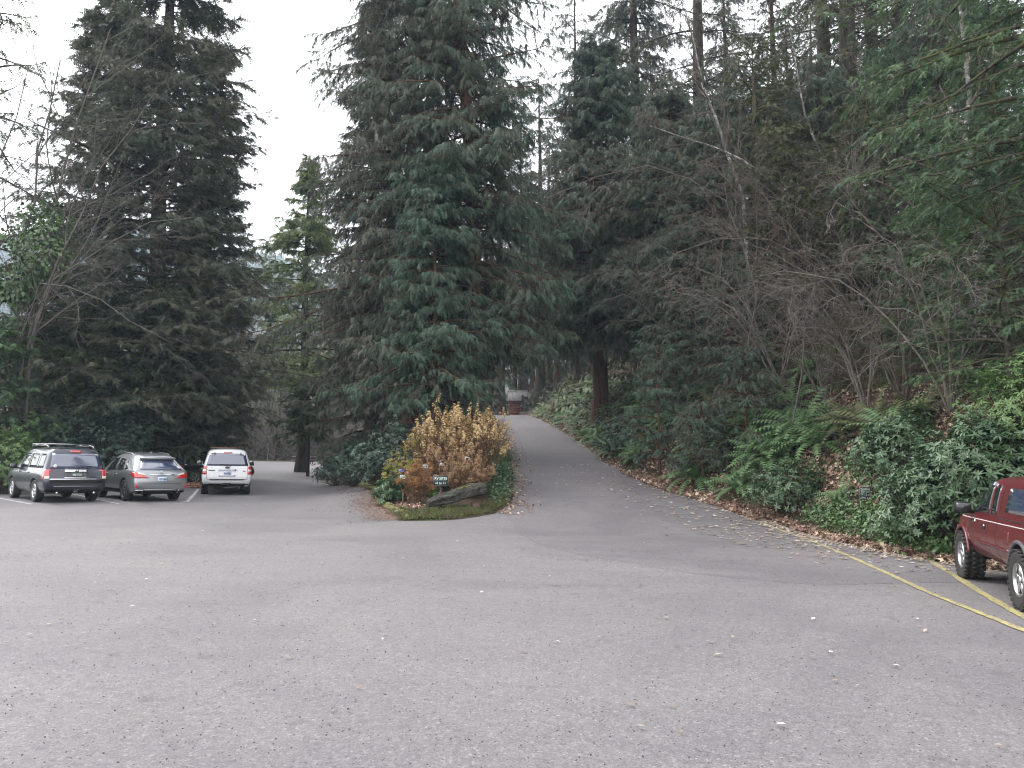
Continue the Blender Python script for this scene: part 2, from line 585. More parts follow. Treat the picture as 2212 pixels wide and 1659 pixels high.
for nm, pp, w, mt, lb, gp in mk:
    o = strip(nm, [at(a, b) for a, b in pp], w, mt)
    tag(o, lb, 'road marking', gp)

# ------------------------------------------------------------------ plant materials
M['cedar'] = leafmat('cedar_sprays', (.052, .086, .060), (.095, .140, .098), (.078, .086, .058), clump=.45)
M['cedar_brown'] = leafmat('cedar_sprays_brownish', (.078, .080, .060), (.130, .126, .098), (.078, .100, .072), clump=.35)
M['cedar_teal'] = leafmat('cedar_sprays_blue_green', (.060, .112, .078), (.095, .155, .108), (.06, .088, .058), clump=.9)
M['fir'] = leafmat('fir_needles', (.082, .088, .056), (.138, .140, .092), (.072, .096, .066), clump=.4)
M['fir_green'] = leafmat('fir_needles_green', (.15, .21, .075), (.24, .31, .115), (.18, .22, .09), clump=.6)
M['hemlock'] = leafmat('hemlock_needles', (.055, .105, .042), (.105, .17, .068), (.07, .125, .075), clump=.7)
M['yew'] = leafmat('yew_needles', (.045, .072, .030), (.082, .112, .046), (.062, .088, .044), clump=.5)
M['forest'] = leafmat('forest_needles', (.068, .080, .046), (.115, .125, .072), (.085, .085, .052), clump=.3)
M['olive'] = leafmat('mossy_olive_needles', (.06, .07, .025), (.11, .11, .04), (.05, .06, .025), clump=.6)
M['bark'] = bark('conifer_bark', (.022, .017, .013), (.075, .06, .047))
M['cedar_bark'] = bark('cedar_bark', (.035, .018, .012), (.12, .065, .045))
M['moss_bark'] = bark('mossy_bark', (.03, .026, .02), (.10, .09, .07), moss=(.075, .08, .03))
M['pale_bark'] = bark('pale_alder_bark', (.07, .065, .058), (.20, .19, .175), lichen=(.36, .36, .34))
M['twig'] = bark('twig_bark', (.06, .048, .04), (.14, .118, .10))
M['twig_grey'] = bark('grey_twig_bark', (.07, .062, .055), (.15, .135, .12))
M['twig_dark'] = bark('dark_twig_bark', (.04, .032, .027), (.10, .085, .07))
M['twig_pale'] = bark('pale_twig_bark', (.10, .088, .076), (.20, .18, .16))

def tri_template(items):
    """items: list of (base point, tip, half width, normalish) flat leaflets as triangles"""
    V = []; F = []
    for b, tp, w in items:
        b = np.array(b, float); tp = np.array(tp, float)
        d = tp - b
        s = np.cross(d, [0, 0, 1.0]); s = s / (np.linalg.norm(s) + 1e-9) * w
        i = len(V)
        V += [b - s, b + s, tp]
        F.append((i, i + 1, i + 2))
    return np.array(V), np.array(F)

def spray_tpl(n=7, spread=.42, width=.055, droop=.35, ang=48, seed=0):
    r = random.Random(seed)
    it = []
    c = lambda x: np.array([x, 0, -droop * x * x])
    for i in range(n):
        x = .06 + .86 * i / n
        L = spread * (1 - .62 * x) * r.uniform(.8, 1.15)
        for s in (-1, 1):
            a = R(ang * r.uniform(.85, 1.15))
            b = c(x)
            it.append((b, b + np.array([math.cos(a) * L, s * math.sin(a) * L, -.35 * L * L - droop * .5 * L]), width * (1 - .3 * x)))
    it.append((c(0), c(1.0), width * .6))
    return tri_template(it)

T_CEDAR = spray_tpl(5, .34, .042, .4, 36, 1)
T_FIR = spray_tpl(5, .30, .052, .10, 58, 2)
T_YEW = spray_tpl(5, .42, .075, .2, 50, 3)
T_FAR = spray_tpl(3, .60, .16, .3, 50, 4)

def conifer(name, seed, H, cb, Rm, r0, leaf, brk, tpl=T_CEDAR, nl=90, m=9, q=9, up=.25, droop=.5, hang=.45,
            slen=.55, p=.9, lump=.25, zfull=24.0, sec=.42, jut=.1, lean=(0, 0)):
    g = np.random.default_rng(seed)
    # trunk
    k = 12
    zz = np.linspace(-.6, H, k)
    tp = np.stack([lean[0] * np.clip(zz / H, 0, 1) ** 1.4 * H + .06 * np.sin(zz * .35 + seed), lean[1] * zz + .06 * np.cos(zz * .3 + seed), zz], -1)
    tr = r0 * np.clip(1 - zz / H, .02, 1) ** .85
    tr[0] *= 1.5
    parts_b = [tubes(tp[None], tr[None], 9)]
    # limbs
    u = np.sort(g.random(nl)) ** 1.0
    z0 = cb + (H * .985 - cb) * u
    keep = (z0 < zfull) | (g.random(nl) < .45)
    z0 = z0[keep]; nl = len(z0)
    t = (z0 - cb) / (H - cb)
    az = np.arange(nl) * 2.39996 + g.normal(0, .35, nl)
    prof = np.minimum(1, .72 + 2.2 * t) * (1 - t) ** p
    lum = 1 + lump * (np.sin(az * 2 + seed) * np.cos(z0 * .55 + seed) + .6 * np.sin(z0 * 1.3 + az * 3))
    L = Rm * prof * lum * g.uniform(.55, 1.12, nl) * np.where(g.random(nl) < jut, 1.3, 1) + .35
    K = 7
    s = np.linspace(0, 1, K)[None]
    upv = (up * g.uniform(.3, 1.7, nl) + g.normal(0, .10, nl))[:, None] * (1 + 1.2 * t[:, None] ** 2)
    dz = L[:, None] * (upv * s - droop * g.uniform(.7, 1.3, nl)[:, None] * s ** 2 * (1 - .45 * s ** 2) * (1 - .5 * t[:, None]))
    curl = g.normal(0, .18, nl)[:, None] * s ** 2
    a2 = az[:, None] + curl
    P = np.stack([np.cos(a2) * L[:, None] * s, np.sin(a2) * L[:, None] * s, z0[:, None] + dz], -1)
    P[:, :, 0] += np.interp(z0, zz, tp[:, 0])[:, None]; P[:, :, 1] += np.interp(z0, zz, tp[:, 1])[:, None]
    lr = (.012 + .011 * L)[:, None] * (1.05 - s) + .006
    parts_b.append(tubes(P, lr, 5))
    # secondary shoots
    i2 = np.repeat(np.arange(nl), m)
    n2 = len(i2)
    s2 = .12 + .86 * ((np.tile(np.arange(m), nl) + g.random(n2)) / m)
    f = s2 * (K - 1); i0 = np.clip(f.astype(int), 0, K - 2); fr = (f - i0)[:, None]
    pos = P[i2, i0] * (1 - fr) + P[i2, i0 + 1] * fr
    tan = norm(P[i2, i0 + 1] - P[i2, i0])
    side = norm(np.cross(tan, [0, 0, 1.0])) * np.where(np.arange(n2) % 2, 1, -1)[:, None]
    L2 = (sec * L[i2] * (1.05 - .75 * s2) + .25) * g.uniform(.6, 1.2, n2)
    d2 = norm(tan * .75 + side * g.uniform(.5, 1.1, n2)[:, None] + g.normal(0, .26, (n2, 3)))
    k2 = np.linspace(0, 1, 4)[None, :, None]
    P2 = pos[:, None] + d2[:, None] * L2[:, None, None] * k2
    P2[:, :, 2] -= (L2[:, None] * .5 * hang * k2[:, :, 0] ** 2)
    parts_b.append(tubes(P2, (.011 * (1.1 - k2[:, :, 0])) * np.ones((n2, 1)), 3))
    # sprays
    i3 = np.repeat(np.arange(n2), q)
    n3 = len(i3)
    kp = (g.random(n3) < np.clip(L2[i3] / (L2.mean() * 1.1), .25, 1))
    i3 = i3[kp]; n3 = len(i3)
    s3 = g.random(n3)
    f = s3 * 3; j0 = np.clip(f.astype(int), 0, 2); fr = (f - j0)[:, None]
    pos3 = P2[i3, j0] * (1 - fr) + P2[i3, j0 + 1] * fr
    sd = norm(np.cross(d2[i3], [0, 0, 1.0])) * np.where(g.random(n3) < .5, 1, -1)[:, None]
    hg = hang * g.uniform(.5, 1.5, n3)[:, None]
    d3 = norm(d2[i3] * .8 + sd * g.uniform(.1, 1.0, n3)[:, None] + np.array([0, 0, -1.6]) * hg + g.normal(0, .36, (n3, 3)))
    nn = norm(np.array([0, 0, 1.0]) + g.normal(0, .5, (n3, 3)))
    sc = slen * g.uniform(.55, 1.2, n3) * np.where(pos3[:, 2] > zfull, 1.5, 1)
    V, F = scatter(tpl[0], tpl[1], pos3, d3, nn, sc)
    Vb, Fb = join(parts_b[1:])
    return (name, np_mesh(name + '_crown', V, [F], leaf), np_mesh(name + '_trunk', parts_b[0][0], [parts_b[0][1]], brk, smooth=True), np_mesh(name + '_limbs', Vb, Fb, brk, smooth=True))

def plant_tree(meshes, x, y, rz=0.0, label=None, cat='tree', group=None, scale=1.0, z=None):
    name, crown, trunk, limbs = meshes
    e = empty(name, (x, y, float(gnd(x, y)) if z is None else z), rz, label, cat, group)
    e.scale = (scale, scale, scale)
    obj('trunk', trunk, e)
    obj('crown', crown, e)
    obj('branches', limbs, e)
    return e

def tree(px, Y, label, group=None, rz=0.0, **kw):
    x = gx(px, Y)
    return plant_tree(conifer(**kw), x, Y, rz, label, group=group)

# ---- left group
tree(322, 41, 'tallest dense fir with visible upper trunk standing behind the silver suv', name='fir_tree', seed=11, H=43, cb=3.0, Rm=7.6, r0=.55,
     leaf=M['fir'], brk=M['bark'], tpl=T_FIR, nl=360, m=15, q=32, up=.10, droop=.32, hang=.35, slen=.42, p=.95, lump=.22)
tree(192, 44, 'shorter dark fir joined to the left side of the tallest fir', name='fir_tree', seed=12, H=29, cb=2, Rm=6.6, r0=.4,
     leaf=M['fir'], brk=M['bark'], tpl=T_FIR, nl=270, m=13, q=30, up=.2, droop=.35, hang=.35, slen=.42, p=.8)
tree(435, 45, 'fir on the right edge of the left tree mass with ragged tips against the sky', name='fir_tree', seed=13, H=27, cb=2.5, Rm=3.9, r0=.38,
     leaf=M['fir'], brk=M['bark'], tpl=T_FIR, nl=260, m=13, q=28, up=.15, droop=.35, hang=.35, slen=.40, p=.7, jut=.15)
tree(-70, 36, 'tall thin fir at the far left edge with loose hanging twigs', name='fir_tree', seed=14, H=33, cb=5, Rm=4.6, r0=.4,
     leaf=M['olive'], brk=M['bark'], tpl=T_FIR, nl=90, m=8, q=7, up=.1, droop=.5, hang=.5, slen=.5, p=.8)
yew_specs = [(55, 38, 10, 3.8, 21, 'yew', 'dark evergreen behind the dark grey suv, wide and feathery'),
             (185, 39, 9.5, 3.6, 22, 'yew', 'dark evergreen filling the gap between the dark grey and silver suvs'),
             (300, 40, 11, 3.8, 23, 'yew', 'dark drooping evergreen right behind the silver suv roof'),
             (400, 41.5, 9, 3.0, 24, 'fir', 'brownish evergreen behind the holly beside the white suv'),
             (-30, 33.5, 7, 2.6, 25, 'hemlock', 'bright green feathery evergreen at the left edge behind the parked suvs')]
for px, Y, H, Rm, sd_, mt, lb in yew_specs:
    tree(px, Y, lb, name='yew_tree', seed=sd_, H=H, cb=.3, Rm=Rm, r0=.16, leaf=M[mt], brk=M['bark'], tpl=T_YEW, nl=75, m=8, q=9,
         up=.35, droop=.35, hang=.3, slen=.42, p=.55, sec=.5)

# ---- centre left: open green fir by the picnic table
tree(652, 55, 'open light green fir with long level limbs beside the picnic table', name='fir_tree', seed=31, H=23.5, cb=6.5, Rm=6.6, r0=.42,
     leaf=M['fir_green'], brk=M['bark'], tpl=T_FIR, nl=135, m=15, q=22, up=.06, droop=.22, hang=.45, slen=.44, p=1.15, lump=.15)
tree(664, 50, 'small dark evergreen with a round hole in its crown right of the white suv', name='yew_tree', seed=32, H=6.1, cb=2.7, Rm=2.1, r0=.12,
     leaf=M['yew'], brk=M['bark'], tpl=T_YEW, nl=46, m=9, q=12, up=.08, droop=.10, hang=.2, slen=.4, p=.3)

# ---- island cedars
tree(1038, 32.0, 'huge cedar with blue green hanging sprays right behind the tan hydrangea', name='cedar_tree', seed=41, H=46, cb=4.4, Rm=4.2, r0=.36,
     leaf=M['cedar'], brk=M['cedar_bark'], tpl=T_CEDAR, lean=(-.07, 0), nl=400, m=15, q=36, up=.14, droop=.62, hang=.8, slen=.34, p=.5, lump=.28)
tree(885, 34.5, 'broad brownish cedar forming the left half of the central tree mass', name='cedar_tree', seed=42, H=43, cb=3.0, Rm=5.9, r0=.45,
     leaf=M['cedar_brown'], brk=M['cedar_bark'], tpl=T_CEDAR, nl=400, m=15, q=36, up=.12, droop=.58, hang=.75, slen=.35, p=.9, lump=.25)
tree(800, 39, 'smaller brown green cedar on the left flank of the central tree mass', name='cedar_tree', seed=43, H=27, cb=2.2, Rm=3.2, r0=.32,
     leaf=M['cedar_brown'], brk=M['cedar_bark'], tpl=T_CEDAR, nl=230, m=13, q=32, up=.15, droop=.55, hang=.7, slen=.35, p=.75)
tree(935, 29.6, 'low young cedar with pale blue green sprays under the huge cedar', name='cedar_tree', seed=44, H=12.5, cb=2.6, Rm=2.7, r0=.14,
     leaf=M['cedar_teal'], brk=M['cedar_bark'], tpl=T_CEDAR, nl=130, m=11, q=28, up=.25, droop=.75, hang=.7, slen=.30, p=.55, lump=.3)

# ---- right of the road
tree(1297, 42, 'wide drooping cedar on the bank right of the hill road', name='cedar_tree', seed=51, H=22, cb=4.7, Rm=5.0, r0=.46,
     leaf=M['cedar'], brk=M['cedar_bark'], tpl=T_CEDAR, nl=290, m=14, q=34, up=.18, droop=.62, hang=.8, slen=.37, p=.6, lump=.3)
tree(1460, 37, 'drooping cedar with dark trailing branches above the bank ferns', name='cedar_tree', seed=52, H=14.5, cb=3.6, Rm=4.0, r0=.26,
     leaf=M['cedar'], brk=M['cedar_bark'], tpl=T_CEDAR, nl=200, m=13, q=30, up=.2, droop=.66, hang=.8, slen=.34, p=.5, lump=.3)
tree(1385, 52, 'tall dark cedar rising out of the picture above the drooping cedar', name='cedar_tree', seed=53, H=44, cb=6, Rm=4.4, r0=.5,
     leaf=M['cedar_brown'], brk=M['bark'], tpl=T_CEDAR, nl=230, m=12, q=22, up=.1, droop=.6, hang=.7, slen=.50, p=.6, zfull=32)
tree(1248, 62, 'slender see-through cedar against the sky right of the central gap', name='cedar_tree', seed=54, H=40, cb=6, Rm=3.2, r0=.28,
     leaf=M['cedar_brown'], brk=M['bark'], tpl=T_CEDAR, nl=110, m=8, q=11, up=.1, droop=.6, hang=.6, slen=.5, p=.5, zfull=38)
tree(1126, 112, 'thin pointed cedar in the bright gap right of the huge cedar', name='cedar_tree', seed=55, H=50, cb=9, Rm=5.0, r0=.4,
     leaf=M['cedar_brown'], brk=M['bark'], tpl=T_CEDAR, nl=110, m=8, q=14, up=.15, droop=.6, hang=.55, slen=.75, p=.6, zfull=60)
young = [(1428, 28.5, 4.8, 1.6, 61, 'young cedar with pale blue green sprays leaning over the road bank'),
         (1520, 26.0, 2.7, 1.1, 62, 'small cedar sapling behind the lone roadside fern'),
         (1462, 31.5, 3.4, 1.3, 63, 'dark cedar sapling behind the pale leaning young cedar'),
         (1610, 25.5, 3.4, 1.5, 64, 'cedar sapling among bare stems above the left rhododendron')]
for px, Y, H, Rm, sd_, lb in young:
    tree(px, Y, lb, name='cedar_sapling', seed=sd_, H=H, cb=.5, Rm=Rm, r0=.06, leaf=M['cedar_teal' if sd_ in (61,) else 'cedar'], brk=M['cedar_bark'],
         tpl=T_CEDAR, nl=44, m=8, q=13, up=.4, droop=.75, hang=.55, slen=.22, p=.5)
# near hemlocks at the right edge
tree(2360, 15.5, 'tall hemlock at the right edge reaching green boughs over the truck', name='hemlock_tree', seed=71, H=21, cb=4.5, Rm=4.4, r0=.28,
     leaf=M['hemlock'], brk=M['moss_bark'], tpl=T_FIR, nl=120, m=14, q=24, up=.05, droop=.45, hang=.45, slen=.21, p=.35, lump=.25)
tree(2190, 17.5, 'small bushy hemlock on the bank above the right rhododendron', name='hemlock_tree', seed=72, H=6.5, cb=.5, Rm=2.6, r0=.1,
     leaf=M['hemlock'], brk=M['moss_bark'], tpl=T_FIR, nl=70, m=9, q=16, up=.3, droop=.5, hang=.4, slen=.19, p=.5)
tree(1990, 26.5, 'mid-size green hemlock halfway up the slope behind the bare branches', name='hemlock_tree', seed=73, H=8.5, cb=.8, Rm=2.8, r0=.12,
     leaf=M['hemlock'], brk=M['moss_bark'], tpl=T_FIR, nl=80, m=9, q=15, up=.25, droop=.5, hang=.4, slen=.24, p=.5)
tree(1650, 34, 'mossy olive conifer with a rounded top standing amid the bare branches', name='mossy_conifer', seed=74, H=13.5, cb=1.5, Rm=3.6, r0=.3,
     leaf=M['olive'], brk=M['moss_bark'], tpl=T_FIR, nl=75, m=8, q=13, up=.3, droop=.5, hang=.5, slen=.3, p=.5)

# ---- tall trunks on the slope and the forest behind: prototypes copied
protos = [conifer('forest_conifer', 81, 36, 7, 4.4, .58, M['forest'], M['bark'], T_FIR, 84, 9, 13, .05, .45, .45, .45, .55, .3, 40),
          conifer('forest_conifer', 82, 33, 8, 4.2, .52, M['olive'], M['moss_bark'], T_FIR, 74, 9, 13, .05, .55, .5, .45, .5, .3, 40),
          conifer('forest_conifer', 83, 30, 4, 3.6, .36, M['cedar_brown'], M['cedar_bark'], T_CEDAR, 110, 9, 18, .15, .6, .6, .45, .65, .3, 40)]
slope = [(1530, 46, 0, 'straight dark trunk with thin foliage left of the mossy conifer'),
         (1812, 40, 1, 'thick mossy trunk, left one of the pair high on the slope'),
         (1868, 38, 0, 'thick dark trunk, right one of the pair high on the slope'),
         (1925, 47, 0, 'narrower trunk just right of the thick pair on the slope'),
         (1995, 43, 1, 'mossy trunk standing behind the green hemlock on the slope'),
         (2060, 40, 0, 'trunk next to the pale birch near the right edge'),
         (2150, 36, 1, 'mossy trunk behind the hemlock boughs at the right edge'),
         (1700, 52, 2, 'bushy cedar behind the mossy conifer on the slope'),
         (1590, 58, 2, 'bushy cedar far up the slope between two straight trunks')]
for i, (px, Y, k, lb) in enumerate(slope):
    plant_tree(protos[k], gx(px, Y), Y, i * 1.3, lb, group='tall conifers on the slope')
back = [(1079, 76, 1.0, 0), (1112, 112, 1.1, 2), (1060, 88, .9, 0), (1168, 80, 1.0, 0), (1188, 92, 1.0, 1), (1205, 78, .9, 2), (1150, 104, 1.1, 2), (1135, 116, 1.2, 2),
        (1085, 118, 1.1, 2), (1230, 100, 1.1, 2), (1050, 105, 1.0, 2), (1330, 72, 1.0, 2), (1420, 84, 1.1, 2), (1270, 88, 1.0, 2), (1010, 92, 1.0, 2), (960, 84, .9, 2)]
_bt = ['dark trunk left of the small log cabin', 'conifer right behind the cabin roof', 'conifer left of the cabin behind the cedar sprays', 'straight dark trunk touching the right side of the cabin',
       'second trunk right of the cabin', 'third trunk right of the cabin above the fern bank']
for i, (px, Y, s_, k) in enumerate(back):
    plant_tree(protos[k], gx(px, Y), Y, i * 2.1, _bt[i] if i < 6 else 'dark conifer in the forest beyond the crest of the hill road', group='conifers around the cabin' if i < 6 else 'forest beyond the crest of the road', scale=s_)
under = [conifer('understory_conifer', 84, 10.5, .6, 2.9, .14, M['cedar'], M['cedar_bark'], T_CEDAR, 95, 10, 18, .25, .65, .65, .32, .55, .3),
         conifer('understory_conifer', 85, 9.0, .6, 2.7, .12, M['olive'], M['moss_bark'], T_FIR, 85, 9, 16, .25, .5, .45, .30, .5, .3),
         conifer('understory_conifer', 86, 8.5, .4, 2.6, .12, M['hemlock'], M['moss_bark'], T_FIR, 90, 9, 16, .2, .5, .45, .28, .5, .3)]
for i, (px, Y, k, s_, lb) in enumerate([(1560, 34, 0, 1.1, 'dark young cedar left of the mossy conifer behind the bare shrubs'), (1722, 30, 1, .95, 'olive young conifer behind the pale crooked trunk'),
        (1795, 34, 0, 1.05, 'young cedar between the pale trunks and the thick trunk pair'), (1878, 28, 1, .9, 'olive young conifer left of the green hemlock'),
        (1945, 32, 2, 1.1, 'green young hemlock below the thick trunk pair'), (2065, 27, 0, 1.0, 'young cedar left of the whitish birch trunk'),
        (2130, 30, 2, 1.2, 'green young hemlock behind the whitish birch trunk'), (1620, 42, 0, 1.3, 'tall young cedar at the foot of the straight dark trunk'),
        (1490, 45, 0, 1.3, 'young cedar right of the tall dark cedar'), (1842, 40, 2, 1.2, 'green young hemlock between the thick trunk pair'),
        (2005, 39, 1, 1.3, 'olive young conifer around the mossy trunk near the green hemlock'), (2195, 25, 2, 1.1, 'green young hemlock at the right edge above the bushy hemlock'),
        (1700, 41, 1, 1.3, 'olive young conifer up the slope right of the mossy conifer'), (1350, 55, 0, 1.3, 'young cedar in the shade left of the tall dark cedar'),
        (1585, 28.5, 0, .55, 'small young cedar above the great fern clump'), (2125, 19.5, 2, .60, 'green young hemlock just left of the small bushy hemlock'),
        (2045, 22.5, 2, .65, 'green young hemlock above the tall rhododendrons'), (1480, 33, 0, .8, 'young cedar behind the pale leaning young cedar'),
        (1238, 66, 0, 1.3, 'young cedar above the far end of the fern bank')]):
    plant_tree(under[k], gx(px, Y), Y, i * 1.7, lb, group='young conifers under the slope trees', scale=s_)
g_ = np.random.default_rng(5)
for i in range(24):
    Y = float(g_.uniform(60, 105)); px = float(g_.uniform(1480, 2260))
    plant_tree(protos[[2, 0, 1][i % 3]], gx(px, Y), Y, i * .9, 'conifer in the forest on top of the wooded slope', group='forest on top of the slope', scale=float(g_.uniform(.55, .9)))
for i in range(16):
    px = -180 + i * 42 + float(g_.uniform(-12, 12)); Y = float(g_.uniform(56, 70)) if px < 440 else float(g_.uniform(115, 140))
    if px > 500: continue
    plant_tree(protos[2], gx(px, Y), Y, i * .7, 'dim conifer seen through the gaps behind the left firs', group='conifers behind the left firs', scale=float(g_.uniform(.35, .6)))

# ------------------------------------------------------------------ bare broadleaf trees and shrubs
def grow(start, d, L, k, wig, bend, g):
    n = len(start)
    P = np.empty((n, k, 3)); P[:, 0] = start
    cur = norm(d); st = (L / (k - 1))[:, None]
    bend = np.asarray(bend, float)
    for i in range(1, k):
        cur = norm(cur + g.normal(0, wig, (n, 3)) + bend / (k - 1))
        P[:, i] = P[:, i - 1] + cur * st
    return P

def kids(P, n_per, tmin, tmax, a0, a1, g):
    n, k, _ = P.shape
    idx = np.repeat(np.arange(n), n_per)
    t = tmin + (tmax - tmin) * ((np.tile(np.arange(n_per), n) + g.random(len(idx))) / n_per)
    f = t * (k - 1); i0 = np.clip(f.astype(int), 0, k - 2); fr = (f - i0)[:, None]
    pos = P[idx, i0] * (1 - fr) + P[idx, i0 + 1] * fr
    tan = norm(P[idx, i0 + 1] - P[idx, i0])
    rv = norm(np.cross(tan, g.normal(0, 1, (len(idx), 3))))
    a = g.uniform(a0, a1, len(idx))[:, None]
    return idx, t, pos, norm(tan * np.cos(a) + rv * np.sin(a))

def bare(name, seed, stems, r0, lv, mat, tmat=None, bend=(0, 0, .3), wig=.10, rmin=.0058):
    """stems: list of point lists (local); lv: levels of (children, length fraction, angle min, max, bend)"""
    g = np.random.default_rng(seed)
    K = 10
    P0 = []
    for s in stems:
        s = np.array(s, float); d = np.concatenate([[0], np.cumsum(np.linalg.norm(np.diff(s, axis=0), axis=1))])
        u = np.linspace(0, d[-1], K)
        p = np.stack([np.interp(u, d, s[:, c]) for c in range(3)], -1)
        for _ in range(2):
            p[1:-1] = (p[:-2] + 2 * p[1:-1] + p[2:]) / 4
        p[1:-1] += g.normal(0, .012 * d[-1] * .5, (K - 2, 3))
        P0.append(p)
    P0 = np.array(P0)
    rr = np.broadcast_to(np.asarray(r0, float), (len(P0),))
    R0 = rr[:, None] * np.linspace(1, .22, K)[None]
    trunk = tubes(P0, R0, 8)
    L0 = np.linalg.norm(np.diff(P0, axis=1), axis=2).sum(1)
    parts = []
    P, Rr, L = P0, R0, L0
    for li, (n_per, lf, a0, a1, bd, tm) in enumerate(lv):
        idx, t, pos, d = kids(P, n_per, tm, .98, a0, a1, g)
        Lc = L[idx] * lf * g.uniform(.5, 1.2, len(idx)) * (1.15 - .7 * t)
        kk = [8, 6, 5, 4, 4][li]
        Pc = grow(pos, d, Lc, kk, wig * (1 + .3 * li), bd, g)
        pr = np.array([np.interp(tt, np.linspace(0, 1, Rr.shape[1]), Rr[i]) for i, tt in zip(idx, t)])
        Rc = np.maximum(np.minimum(pr * .6, .02 * Lc + .004), rmin)[:, None] * np.linspace(1, .35, kk)[None]
        parts.append(tubes(Pc, Rc, [5, 4, 3, 3, 3][li]))
        P, Rr, L = Pc, Rc, Lc
    V, F = join(parts)
    return name, np_mesh(name + '_branches', V, F, mat, smooth=True), [np_mesh(name + '_trunk', *[(lambda q: (q[0], [q[1]]))(tubes(P0[i:i + 1], R0[i:i + 1], 8))][0], tmat or mat, smooth=True) for i in range(len(P0))]

def plant_bare(ms, loc, label, cat='bare tree', group=None, rz=0):
    name, br, tr = ms
    e = empty(name, loc, rz, label, cat, group)
    for q in tr: obj('trunk', q, e)
    obj('branches', br, e)
    return e

def pstem(pts, base):
    """stem through picture points (px, py, depth) relative to base"""
    out = []
    for px, py, Y in pts:
        r = ray(px, py); out.append((r[0] / r[1] * Y - base[0], Y - base[1], EYE + r[2] / r[1] * Y - base[2]))
    return out

# big bare tree in front of the left firs
b = (gx(40, 34.5), 34.5, tz(gx(40, 34.5), 34.5))
st = [[(0, 0, -.3)] + pstem(p, b) for p in (
    [(60, 760, 34.5), (90, 560, 34), (120, 380, 34), (215, 130, 33.5), (240, 60, 33)],
    [(30, 780, 34.5), (20, 600, 34.5), (60, 420, 34), (120, 250, 34), (130, 130, 34)],
    [(80, 700, 34), (150, 480, 33), (280, 260, 32), (340, 190, 31.5)],
    [(0, 800, 34), (-40, 500, 33.5), (10, 300, 33), (60, 150, 33)],
    [(50, 720, 34), (110, 600, 33), (200, 520, 31.5), (330, 470, 30.5), (420, 470, 30)],
    [(30, 700, 34), (100, 560, 32.5), (170, 640, 31), (280, 690, 30), (370, 740, 29.5)])]
plant_bare(bare('bare_maple', 91, st, [.11, .10, .085, .085, .055, .04],
    [(11, .42, .35, .9, (.25, -.1, .05), .3), (9, .42, .35, .9, (.05, 0, -.2), .1), (7, .5, .3, .8, (0, 0, -.2), .1)], M['twig_grey'], M['twig_grey'], wig=.10, rmin=.0052),
    b, 'bare many-stemmed tree with arching grey twigs in front of the left firs')

# pale leaning alders / birches on the slope
pale = [([(1788, 603, 30), (1770, 540, 30), (1740, 440, 30), (1690, 380, 30), (1600, 350, 29), (1520, 300, 29), (1400, 270, 28)], .085, 'pale crooked trunk bending left across the slope', .4),
        ([(1830, 600, 33), (1822, 470, 33), (1805, 380, 33), (1730, 240, 33), (1705, 60, 33)], .10, 'pale mottled trunk leaning left, just right of the crooked one', .35),
        ([(1640, 520, 31), (1610, 420, 31), (1560, 300, 31), (1505, 170, 31), (1480, 20, 31)], .12, 'grey trunk leaning left toward the tall dark cedar', .4),
        ([(2125, 620, 21), (2112, 500, 21), (2100, 380, 21), (2078, 270, 21), (2085, 100, 21), (2070, -80, 21)], .13, 'whitish birch trunk near the right edge behind the hemlock boughs', .35),
        ([(1560, 900, 27), (1640, 700, 26), (1600, 400, 25), (1430, 345, 24), (1300, 360, 23.5), (1180, 430, 23)], .032, 'thin branch arching far left toward the hill road', .3),
        ([(1700, 900, 24), (1760, 640, 23), (1700, 480, 22), (1500, 500, 21.5), (1390, 600, 21)], .026, 'low grey limb arching left above the bank ferns', .3)]
for i, (pp, r_, lb, tm) in enumerate(pale):
    px, py, Y = pp[0]
    x0 = gx(px, Y); b = (x0, Y, tz(x0, Y))
    s_ = [[(0, 0, -.2)] + pstem(pp[1:] if i < 4 else pp[1:], b)]
    plant_bare(bare('leaning_alder', 100 + i, s_, r_, [(16, .28, .4, 1.1, (-.2, 0, .1), tm), (7, .45, .35, .9, (-.1, 0, -.1), .1), (5, .5, .3, .8, (0, 0, -.2), .1)],
               M['twig'], M['pale_bark'] if i < 4 else M['twig_grey'], wig=.10), b, lb, 'bare tree', 'bare leaning trees on the slope')

# vine maples: sprawling bare shrubs all over the slope
vm = [(1480, 34, 8, 'bare shrub behind the drooping cedar on the slope'), (1570, 30, 6.5, 'bare shrub left of the mossy conifer'), (1690, 27, 5.6, 'tangled bare shrub above the big fern clump'),
      (1790, 24.5, 5.4, 'tangled bare shrub above the green road sign'), (1880, 23, 5.4, 'tangled bare shrub above the leaf covered bank'), (1960, 22, 6, 'dense bare shrub behind the top of the right rhododendron'),
      (2060, 19, 5.5, 'bare shrub left of the small bushy hemlock'), (1740, 30, 7, 'bare shrub at the foot of the pale crooked trunk'), (1850, 28, 7, 'bare shrub between the pale trunks and the green hemlock'),
      (2110, 24, 7, 'bare shrub around the foot of the whitish birch'), (1620, 36, 8, 'bare shrub at the foot of the mossy conifer'), (1920, 35, 8, 'bare shrub below the thick trunk pair'),
      (1380, 46, 7, 'bare shrub deep in the shade above the fern bank')]
